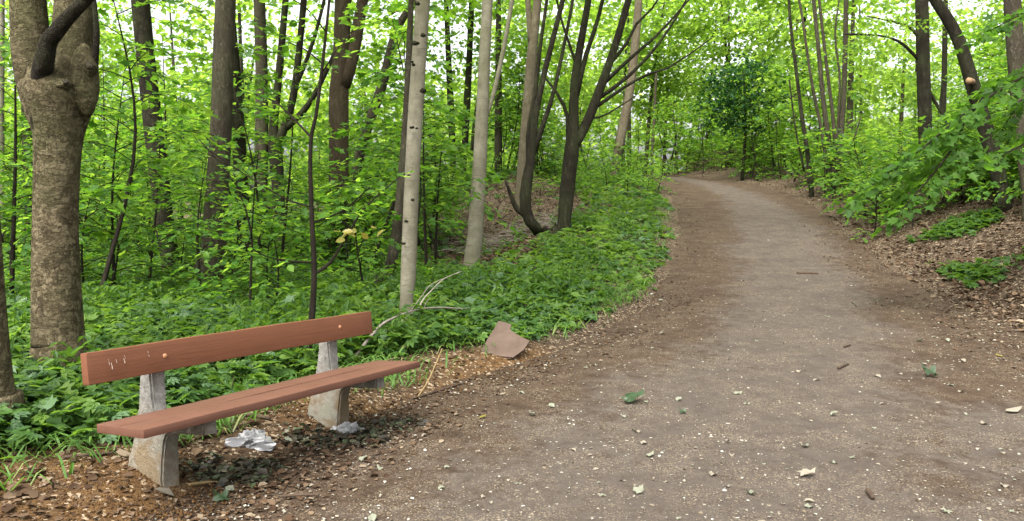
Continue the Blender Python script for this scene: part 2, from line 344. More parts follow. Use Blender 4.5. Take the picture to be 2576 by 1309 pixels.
def concrete():
    g = NG('rough_concrete'); v = g.mapped()
    n1 = g.noise(v, 5, 5, .65, .5); n2 = g.noise(v, 28, 5, .7); n3 = g.noise(v, 130, 3, .7)
    c = g.ramp(n2, [(.3, (0.1154, 0.1096, 0.09527)), (.55, (0.1962, 0.1876, 0.1673)), (.75, (0.2539, 0.2452, 0.2251))])
    low = g.ramp(g.n('SeparateXYZ', Vector=v).outputs[2], [(.24, 1.), (.5, .0)])
    c = g.mix(g.math('MULTIPLY', g.ramp(n1, [(.40, 0.), (.56, .75)]), low), c, (.12, .08, .033))
    c = g.mix(g.math('MULTIPLY', g.ramp(n1, [(.36, .8), (.5, 0.)]), low), c, (.15, .145, .1))
    c = g.mix(g.ramp(n3, [(.3, .6), (.42, 0.)]), c, (.12, .11, .10))
    return g.finish(c, .93, .15, g.math('ADD', n2, g.math('MULTIPLY', n3, .6)), .012, .9)
M['concrete'] = concrete()
def plain(name, c1, c2, scale=8, rough=.7, spec=.3, bump=.004):
    g = NG(name); v = g.mapped(); n1 = g.noise(v, scale, 5, .65); n2 = g.noise(v, scale * 8, 3)
    return g.finish(g.ramp(n1, [(.3, c1), (.7, c2)]), rough, spec, g.math('ADD', n1, g.math('MULTIPLY', n2, .4)), bump, .6)
M['plastic'] = plain('thin_plastic', (0.1024, 0.1024, 0.105), (0.1843, 0.1843, 0.1869), 9, .35, .5, .004)
M['board'] = plain('pinkish_board', (0.0576, 0.03917, 0.0288), (0.0864, 0.06221, 0.04723), 5, .9, .15, .004)
M['drywood'] = plain('dry_branch', (0.102, 0.085, 0.068), (0.204, 0.1785, 0.1487), 12, .85, .2, .004)
M['stick'] = plain('brown_stick', (0.0294, 0.0189, 0.0126), (0.063, 0.042, 0.0273), 18, .85, .2, .003)
M['bolt'] = plain('rusty_bolt', (.22, .09, .04), (.32, .15, .07), 40, .5, .5, .001)
M['drip'] = plain('white_drip', (0.255, 0.187, 0.1445), (0.357, 0.2805, 0.2295), 60, .6, .3, .0005)
M['straw'] = plain('straw', (0.136, 0.092, 0.04), (0.2, 0.144, 0.068), 30, .85, .2, .001)
M['cut'] = plain('cut_wood', (0.1785, 0.1071, 0.05355), (0.238, 0.1547, 0.0833), 20, .8, .2, .002)

# ------------------------------------------------------------------ ground and path
def grid_mesh(name, X, D, Z):
    nd, nx = X.shape
    V = np.stack([X, D, Z], -1).reshape(-1, 3)
    i, j = np.meshgrid(np.arange(nd - 1), np.arange(nx - 1), indexing='ij')
    q = np.stack([i * nx + j, i * nx + j + 1, (i + 1) * nx + j + 1, (i + 1) * nx + j], -1).reshape(-1)
    return mesh_np(name, V, [4] * ((nd - 1) * (nx - 1)), q, True)
ds = np.concatenate([np.arange(-10, 2.5, .5), np.arange(2.5, 9.5, .055), np.arange(9.5, 20, .12), np.arange(20, 42, .3), 42 * 1.06 ** np.arange(0, 29)])
xs = np.concatenate([-200 * .86 ** np.arange(0, 15), np.arange(-20, -4, .35), np.arange(-4, 3, .055), np.arange(3, 9, .12), np.arange(9, 20, .35), (200 * .86 ** np.arange(0, 15))[::-1]])
xs = np.unique(xs.round(4))
D_, X_ = np.meshgrid(ds, xs, indexing='ij')
me = grid_mesh('ground', X_, D_, terrain(X_, D_))
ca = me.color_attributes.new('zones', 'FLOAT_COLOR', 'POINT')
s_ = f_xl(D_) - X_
zc = np.stack([soil(X_, D_) * sm(-.4, .2, s_), wet_shade(X_, D_), 0 * X_, 0 * X_ + 1], -1).astype(np.float32)
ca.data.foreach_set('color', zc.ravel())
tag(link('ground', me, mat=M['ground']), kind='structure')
pd_ = np.concatenate([np.arange(-8, 2.5, .5), np.arange(2.5, 12, .08), np.arange(12, 46, .2)])
pu = np.linspace(0, 1, 70)
PD, PU = np.meshgrid(pd_, pu, indexing='ij')
lo = f_xl(PD) - .12 + .13 * wav(PD * 0, PD, 3.1) + .07 * wav(PD * 0 + 4, PD, 9); hi = f_xr(PD) + .1 + .16 * wav(PD * 0 + 9, PD, 2.3) + .08 * wav(PD * 0, PD, 8)
PX = lo * (1 - PU) + hi * PU
hl = .006 + .012 * wav(PX, PD, 1.5) * 0
pz = f_zp(PD) + .006 + .01 * sm(0, .25, np.minimum(PU, 1 - PU)) 
pz = np.maximum(pz, np.where((PU < .12) | (PU > .88), terrain(PX, PD) + .004, 0))
pz = np.where((PU < .001) | (PU > .999), terrain(PX, PD) - .02, pz)
me = grid_mesh('path', PX, PD, pz)
tr = np.exp(-(np.abs(PX - f_tc(PD)) / (f_tw(PD) * 1.25)) ** 2.5)
tr = np.maximum(tr, .8 * np.exp(-((PX - 2.9 - .55 * (PD - 4.8)) / .55) ** 2) * sm(6.5, 5, PD))
a_ = me.attributes.new('track', 'FLOAT', 'POINT'); a_.data.foreach_set('value', tr.astype(np.float32).ravel())
tag(link('path', me, mat=M['path']), kind='structure')

# ------------------------------------------------------------------ bench
BA = 1.031
bu = np.array([math.cos(BA), math.sin(BA), 0.]); bn = np.array([math.sin(BA), -math.cos(BA), 0.])
BO = np.array([-1.9623, 3.648, 0.])
bench = thing('park_bench', (*BO[:2], 0), 'low park bench of red-brown painted planks on two rough concrete legs', 'bench')
bench.location = (BO[0] - .015 * bu[0], BO[1] - .015 * bu[1], 0); bench.rotation_euler = (0, math.atan(.0234), BA)          # local x runs along the bench, local -y faces the path
def plank(name, lo, hi, mat, bev, parent, lean=0., tilt=0., ends=0.):
    bm = bmesh.new()
    n = 14
    bmesh.ops.create_cube(bm, size=1)
    c = [(a + b) / 2 for a, b in zip(lo, hi)]; s = [b - a for a, b in zip(lo, hi)]
    bmesh.ops.scale(bm, vec=s, verts=bm.verts)
    bmesh.ops.bevel(bm, geom=bm.edges[:], offset=bev, segments=2, affect='EDGES', profile=.6)
    es = [e for e in bm.edges if abs(e.verts[0].co.x - e.verts[1].co.x) > s[0] * .8]
    bmesh.ops.subdivide_edges(bm, edges=es, cuts=n, use_grid_fill=True)
    r = np.random.default_rng(len(name) + int(lo[1] * 1000) % 97); p = r.uniform(0, 6, 4)
    for v in bm.verts:
        v.co.z += .0018 * math.sin(v.co.x * 3.1 + p[0]) + .0009 * math.sin(v.co.x * 9 + p[1]); v.co.y += .0015 * math.sin(v.co.x * 2.7 + p[2])
    bmesh.ops.rotate(bm, cent=(0, 0, 0), matrix=Matrix.Rotation(tilt, 3, 'X'), verts=bm.verts)
    bmesh.ops.translate(bm, vec=c, verts=bm.verts)
    me = bpy.data.meshes.new(name); bm.to_mesh(me); bm.free()
    for pl in me.polygons: pl.use_smooth = True
    me.set_sharp_from_angle(angle=math.radians(40))
    o = link(name, me, parent, None, mat); return o
# board: front face at local y = 0 (top) .. -.0175 (bottom)
lean = math.atan(.0175 / .149)
back = plank('backrest', (0, .0, .635), (1.975, .05, .784), M['wood'], .005, bench, 0, -lean)
back.location.y = -.009
sd_t = math.atan(.031 / .359)
plank('seat_plank', (.004, -.236, .4285), (1.963, -.064, .4705), M['wood_seat'], .006, bench, 0, -sd_t)
plank('seat_plank', (-.004, -.423, .4435), (1.963, -.243, .4845), M['wood_seat'], .006, bench, 0, -sd_t * .8)
def leg(u0, wd, seed):
    prof = [(.275, -.15), (.262, .05), (.238, .14), (.205, .25), (.175, .36), (.155, .46), (.138, .60), (.13, .745), (.062, .745), (.05, .60), (.034, .47), (.02, .415), (-.05, .412), (-.2, .422), (-.345, .432), (-.35, .368), (-.22, .352), (-.11, .342), (-.07, .325), (-.055, .29), (-.045, .2), (-.042, .1), (-.05, .04), (-.055, -.15)]
    bm = bmesh.new(); k = 9
    vs = []
    rr = np.random.default_rng(seed)
    P = np.array(prof)
    # densify the outline
    Q = []
    for a, b in zip(P, np.roll(P, -1, 0)):
        m = max(1, int(np.linalg.norm(b - a) / .03))
        for t in range(m): Q.append(a + (b - a) * t / m)
    Q = np.array(Q)
    for i in range(k):
        t = i / (k - 1) * 2 - 1
        ins = .010 * abs(t) ** 6
        row = []
        ce = Q.mean(0)
        for q in Q:
            fl = 1 + .25 * float(sm(.42, .02, q[1]))
            row.append(bm.verts.new((u0 + t * wd / 2 * fl, q[0], q[1])))
        vs.append(row)
    n = len(Q)
    for i in range(k - 1):
        for j in range(n): bm.faces.new((vs[i][j], vs[i][(j + 1) % n], vs[i + 1][(j + 1) % n], vs[i + 1][j]))
    bm.faces.new(vs[0][::-1]); bm.faces.new(vs[-1])
    bmesh.ops.recalc_face_normals(bm, faces=bm.faces[:])
    bm.normal_update()
    cap = [f for f in bm.faces if len(f.verts) > 4]
    ce_ = [e for f in cap for e in f.edges]
    bmesh.ops.bevel(bm, geom=ce_, offset=.010, segments=2, affect='EDGES')
    for v in bm.verts:
        c = v.co; a = .0035 * math.sin(c.x * 70 + c.z * 40 + seed) * math.sin(c.y * 55 - c.z * 61) + .002 * math.sin(c.z * 110 + c.y * 90)
        v.co += v.normal * a
    bmesh.ops.triangulate(bm, faces=[f for f in bm.faces if len(f.verts) > 4])
    me = bpy.data.meshes.new('leg'); bm.to_mesh(me); bm.free()
    for p in me.polygons: p.use_smooth = True
    me.set_sharp_from_angle(angle=math.radians(35))
    return link('leg', me, bench, None, M['concrete'])
leg(.405, .086, 1); leg(1.667, .086, 2)
for u0 in (.405, 1.667):
    bm = bmesh.new(); bmesh.ops.create_uvsphere(bm, u_segments=14, v_segments=8, radius=.0125)
    bmesh.ops.scale(bm, vec=(1, .55, 1), verts=bm.verts)
    me = bpy.data.meshes.new('bolt'); bm.to_mesh(me); bm.free()
    o = link('bolt', me, back, (u0, .0005, .714), M['bolt'])
mb = MB()
for (u0, z0, L, wd) in ((.105, .742, .03, .003), (.118, .722, .032, .005), (.142, .738, .02, .003), (.183, .735, .026, .0045), (.187, .75, .02, .002), (.31, .752, .012, .003), (.314, .733, .01, .003)):
    zz = [z0, z0 - L * .4, z0 - L]; 
    yy = [-(.784 - z) * .117 - .0012 + .009 for z in zz]
    mb = MB(); mb.tube([(u0, yy[0], zz[0]), (u0 + .002, yy[1], zz[1]), (u0 + .004, yy[2], zz[2])], [wd * .25, wd * .35, wd * .6], 6, 7)
    mb.build('paint_drip', M['drip'], back)

# ------------------------------------------------------------------ leaf templates
def half_leaf(half, fold=.25):
    r = [(x, y, abs(x) * fold - .06 * y * y) for x, y in half]; l = [(-x, y, z) for x, y, z in r[1:-1]]
    n = len(r); V = r + l
    return V, [list(range(n)), [0, n - 1] + list(range(n + len(l) - 1, n - 1, -1))]
T_MAPLE = Tpl(*half_leaf([(0, 0), (.20, -.04), (.42, .10), (.27, .26), (.56, .56), (.22, .58), (.17, .72), (0, 1)]))
T_OVAL = Tpl(*half_leaf([(0, 0), (.2, .15), (.3, .42), (.2, .75), (0, 1)]))
T_LANCE = Tpl(*half_leaf([(0, 0), (.17, .2), (.2, .42), (.1, .75), (0, 1)], .3))
T_FAR = Tpl(*half_leaf([(0, 0), (.4, .2), (.3, .6), (0, 1)]))
def compound():
    V, Fc = [], []
    for a, s, o in ((-1.25, .75, .0), (-.55, .9, .1), (0, 1, .12), (.55, .9, .1), (1.25, .75, 0)):
        v, f = half_leaf([(0, 0), (.2, .18), (.25, .42), (.13, .75), (0, 1)], .25)
        b = len(V); ca_, sa_ = math.cos(a), math.sin(a)
        for x, y, z in v:
            x *= s; y = y * s + o; V.append((x * ca_ + y * sa_, -x * sa_ + y * ca_, z - .25 * (y * .6) ** 2))
        Fc += [[i + b for i in q] for q in f]
    return Tpl(V, Fc)
T_COMP = compound()
class Leaves:
    def __init__(s): s.P, s.D, s.N, s.S = [], [], [], []
    def add(s, p, d, n, sz): s.P.append(p); s.D.append(d); s.N.append(n); s.S.append(sz)
    def mesh(s, name, tpl):
        P = np.array(s.P); R = frames(np.array(s.D), np.array(s.N), np.array(s.S))
        return mesh_np(name, *scatter([tpl], np.zeros(len(P), int), P, R))
def dress(line, r, lv, wood, size, step, twig, start=.2, flat=.35, dens=1.0):
    """twigs and leaves along a branch line (N,3)"""
    seg = np.linalg.norm(np.diff(line, axis=0), axis=1); cum = np.concatenate([[0], np.cumsum(seg)]); L = cum[-1]
    t = L * start; side = 1
    while t <= L:
        i = min(np.searchsorted(cum, t, 'right') - 1, len(seg) - 1)
        p = line[i] + (line[i + 1] - line[i]) * ((t - cum[i]) / (seg[i] + 1e-9)); tan = (line[i + 1] - line[i]) / (seg[i] + 1e-9)
        h = np.cross(tan, [0, 0, 1.]); h /= np.linalg.norm(h) + 1e-6
        tl = twig * r.uniform(.5, 1.15) * (1 - .45 * t / L)
        dr = tan * r.uniform(.35, .9) + h * side * r.uniform(.6, 1.1) + np.array([0, 0, r.uniform(-.25, .25)]); dr /= np.linalg.norm(dr)
        e = p + dr * tl + np.array([0, 0, -.12 * tl])
        if wood is not None and tl > .1: wood.tube([p, e], [.0035, .0015], 3, 2)
        nl = max(1, int(dens * (1 + tl / (size * .55)))); 
        for k in range(nl):
            f = (k + 1) / nl; q = p + (e - p) * f + r.normal(0, size * .18, 3)
            ld = dr + np.cross(dr, [0, 0, 1]) * r.uniform(-1.1, 1.1) + np.array([0, 0, r.uniform(-.55, .1)])
            n = np.array([0, 0, 1.]) + r.normal(0, flat, 3)
            lv.add(q, ld, n, size * r.uniform(.55, 1.2))
        side = -side; t += step * r.uniform(.6, 1.4)

# ------------------------------------------------------------------ crown and sapling templates (mesh data shared by the copies)
def crown_template(seed, K, per, R, size, tpl, name):
    r = np.random.default_rng(seed); lv = Leaves()
    for k in range(K):
        v = r.normal(0, 1, 3); v /= np.linalg.norm(v); c = v * np.array(R) * r.uniform(.35, 1.0) ** .6
        out = c / (np.linalg.norm(c) + 1e-6); rad = r.uniform(.5, 1.05)
        m = int(per * rad)
        a = r.uniform(0, 6.28, m); q = rad * np.sqrt(r.uniform(0, 1, m))
        for i in range(m):
            off = np.array([math.cos(a[i]) * q[i], math.sin(a[i]) * q[i], -.25 * q[i] ** 2 + r.normal(0, .13)])
            lv.add(c + off, np.array([math.cos(a[i]), math.sin(a[i]), r.uniform(-.7, .1)]) + out * .3 + r.normal(0, .5, 3), np.array([0, 0, 1.]) + r.normal(0, .45, 3), size * r.uniform(.6, 1.25))
    return lv.mesh(name, tpl)
CROWN = [crown_template(100 + i, 34, 34, (2.2, 2.2, 1.9), .135, T_MAPLE, 'crown') for i in range(4)]
for m_ in CROWN: m_.materials.append(M['leaf_high'])
CROWN_FAR = [crown_template(200 + i, 46, 36, (2.6, 2.6, 2.8), .23, T_FAR, 'crown') for i in range(4)]
for m_ in CROWN_FAR: m_.materials.append(M['leaf_far'])
def sapling_template(seed, height, nb, blen, size, tpl, low=.25, lean=.1, dens=1.0):
    r = np.random.default_rng(seed); wood = MB(); lv = Leaves()
    a0 = r.uniform(0, 6.28)
    top = np.array([math.cos(a0) * lean * height, math.sin(a0) * lean * height, height])
    mid = top * .5 + r.normal(0, .05 * height, 3) * np.array([1, 1, 0])
    st = smooth_line([(0, 0, -.1), mid, top], 14)
    wood.tube(st[::2], np.linspace(.012 + .005 * height, .004, len(st[::2])), 6, 12)
    for k in range(nb):
        f = low + (1 - low) * (k + r.uniform(0, 1)) / nb; i = min(int(f * 13), 12); p = st[i] + (st[i + 1] - st[i]) * (f * 13 - i)
        a = k * 2.4 + r.uniform(-.5, .5); L = blen * (1 - .55 * f) * r.uniform(.65, 1.2)
        d = np.array([math.cos(a), math.sin(a), 0])
        ln = smooth_line([p, p + d * L * .5 + [0, 0, L * r.uniform(.1, .3)], p + d * L + [0, 0, L * r.uniform(-.1, .3)]], 7)
        wood.tube(ln[::2], np.linspace(.007, .002, 4), 4, 5)
        dress(ln, r, lv, wood, size, size * .95, size * 3.2, .18, .35, dens)
    sm_ = mesh_np('stem', np.concatenate(wood.V), wood.L, wood.I, True); sm_.materials.append(M['bark_twig'])
    return sm_, lv.mesh('crown', tpl)
SAP = [sapling_template(300 + i, h, nb, bl, sz, T_MAPLE if i % 3 else T_OVAL) for i, (h, nb, bl, sz) in enumerate([(2.6, 11, 1.2, .12), (3.4, 14, 1.5, .13), (4.2, 17, 1.7, .14), (3.0, 13, 1.6, .12), (5.0, 19, 1.8, .14), (2.0, 9, 1.1, .11)])]
SHRUB = [sapling_template(330 + i, h, nb, bl, sz, T_MAPLE if i % 2 else T_OVAL, .05, .2) for i, (h, nb, bl, sz) in enumerate([(1.1, 11, .95, .10), (1.5, 14, 1.2, .11), (.8, 10, .8, .09)])]
for s_m, c_m in SAP + SHRUB: c_m.materials.append(M['leaf'])
def put_sapling(name, tp, loc, rz, sc_, label, cat, group, squash=1.):
    t = thing(name, loc, label, cat, group); t.rotation_euler = (0, 0, rz); t.scale = (sc_, sc_, sc_ * squash)
    link('stem', tp[0], t); link('crown', tp[1], t); return t

# ------------------------------------------------------------------ trees with their own trunks (traced, then given depth and thickness)
def trunk_tree(name, label, stems, mat, base=None, d=None, crown=None, flare=1.35, sides=20, extend=True, jit=.045, seed=1, cat='tree', limbs=(), dz=(), knots=()):
    """stems: list of pixel polylines [(X, Y, width)...], the first from the base up; base px gives the depth through the ground"""
    X, Y, W = stems[0][0]
    if d is None: b = gp(*(base or (X, Y))); d = b[1]
    b3 = at(X, Y, d); b3[2] = float(terrain(b3[0], d))
    root = thing(name, tuple(b3), label, cat)
    k = d / F; mb = MB()
    for si, st in enumerate(stems):
        P = [at(x, y, d + (dz[si] if si < len(dz) else 0) * j / max(1, len(st) - 1)) - b3 for j, (x, y, w_) in enumerate(st)]; Rr = [w_ * k / 2 for _, _, w_ in st]
        if si == 0:
            P[0] = np.array([0, 0, -.12]); P.insert(1, np.array([P[1][0] * .08, 0, max(.25, P[1][2] * .2)])); Rr.insert(1, Rr[0] / flare * 1.02 if flare > 1 else Rr[0])
        if extend and st[-1][1] <= 5:
            step = np.linalg.norm(P[-1] - P[-2]); v = (P[-1] - P[-2]) / step; L = max(2.0, (10.5 if si == 0 else 7.5) - b3[2] - P[-1][2]); m = int(max(3, min(12, L / step))); r0 = Rr[-1]
            for q_ in range(m):
                v = v * .85 + np.array([0, 0, .15]); v /= np.linalg.norm(v)
                P.append(P[-1] + v * L / m); Rr.append(r0 * (1 - .62 * (q_ + 1) / m))
        n = int(max(8, sum(np.linalg.norm(P[i + 1] - P[i]) for i in range(len(P) - 1)) / (.09 if d < 9 else .3)))
        sd_ = sides if st[0][2] * k > .1 else 10
        mb.tube(P, Rr, sd_, min(n, 140), jit, seed + si)
    tr_ = mb.build('trunk', mat, root)
    mbl = MB(); lv = Leaves(); r = np.random.default_rng(seed + 50)
    for li in limbs:
        P = [at(x, y, d + .0 * j) - b3 for j, (x, y, w_) in enumerate(li)]
        mbl.tube(P, [w_ * k / 2 for _, _, w_ in li], 8, len(P) * 5, .05, seed)
    if limbs: mbl.build('branch', mat, root)
    if crown:
        for (dx, dy, z0, s_c, kk) in crown:
            o = link('crown', CROWN[kk % 4], root, (dx, dy, z0 - b3[2])); o.rotation_euler = (0, 0, kk * 1.7 + seed); o.scale = (s_c, s_c, s_c * .9)
    return root, tr_, b3, d

big, big_trunk, b3, dbig = trunk_tree('forked_tree', 'thick forked tree with flaky brown bark standing behind the bench at left', [
    [(152, 955, 142), (146, 850, 124), (141, 700, 112), (141, 560, 106), (144, 430, 106), (147, 340, 113), (150, 280, 140), (152, 235, 165), (160, 205, 150), (172, 180, 100), (180, 150, 96), (184, 60, 90), (186, 0, 86)],
    [(136, 350, 80), (118, 280, 92), (98, 220, 92), (82, 150, 88), (74, 70, 84), (70, 0, 80)],
    ], M['bark_big'], crown=[(-1.0, .8, 8, 1.3, 0), (1.8, 1, 8.6, 1.2, 1)], sides=40, seed=5, dz=(0, -.05), flare=1.12, jit=.035)
kb = dbig / F
mb = MB()     # the dark limb that crosses the fork, and the knot with its stubs
limb = [at(x, y, dbig - dd) - b3 for x, y, dd in ((138, 420, -.02), (120, 310, .05), (107, 235, .11), (106, 190, .17), (112, 150, .24), (122, 105, .27), (140, 82, .3), (170, 45, .33), (205, 8, .36), (260, -50, .4), (360, -140, .5))]
mb.tube(limb, [.11, .11, .092, .074, .062, .056, .05, .046, .042, .038, .02], 14, 60, .06, 3); mb.build('limb', M['bark_dark'], big)
mb = MB()
mb.tube([at(x, y, dbig - dd) - b3 for x, y, dd in ((232, 195, .03), (240, 140, .05), (243, 80, .05), (238, 20, .05), (230, -60, 0))], [.035, .025, .022, .02, .012], 8, 30, .05, 7); mb.build('side_stem', M['bark_dark'], big)
def blob(mb_, c, r3, seed, amp=.18):
    bm = bmesh.new(); bmesh.ops.create_icosphere(bm, subdivisions=3, radius=1)
    r = np.random.default_rng(seed); p = r.uniform(0, 6, 6)
    V = []
    for v in bm.verts:
        q = v.co; k = 1 + amp * (math.sin(3 * q.x + p[0]) * math.sin(2.6 * q.y + p[1]) + .6 * math.sin(5 * q.z + p[2]) * math.sin(4.3 * q.x + p[3]))
        V.append(np.array([q.x * r3[0], q.y * r3[1], q.z * r3[2]]) * k + c)
    fs = [[v.index for v in f.verts] for f in bm.faces]; bm.verts.index_update(); bm.free()
    mb_.add(V, [3] * len(fs), [i for f in fs for i in f])
mb = MB(); blob(mb, at(212, 200, dbig - .04) - b3, (.10, .115, .27), 1, .07); blob(mb, at(226, 168, dbig - .10) - b3, (.05, .06, .07), 2, .1)
blob(mb, at(158, 214, dbig - .17) - b3, (.075, .07, .04), 5, .2)
mb.build('knot', M['bark_big'], big)
mb = MB(); mb.tube([at(225, 165, dbig - .2) - b3, at(228, 166, dbig - .27) - b3], [.03, .022], 10, 5, .1, 3); mb.build('branch_stub', M['bark_mid'], big)
mb = MB(); mb.tube([at(164, 206, dbig - .2) - b3, at(168, 206, dbig - .28) - b3], [.022, .018], 10, 5, .1, 3)
mb.build('branch_stub', M['bark_mid'], big)

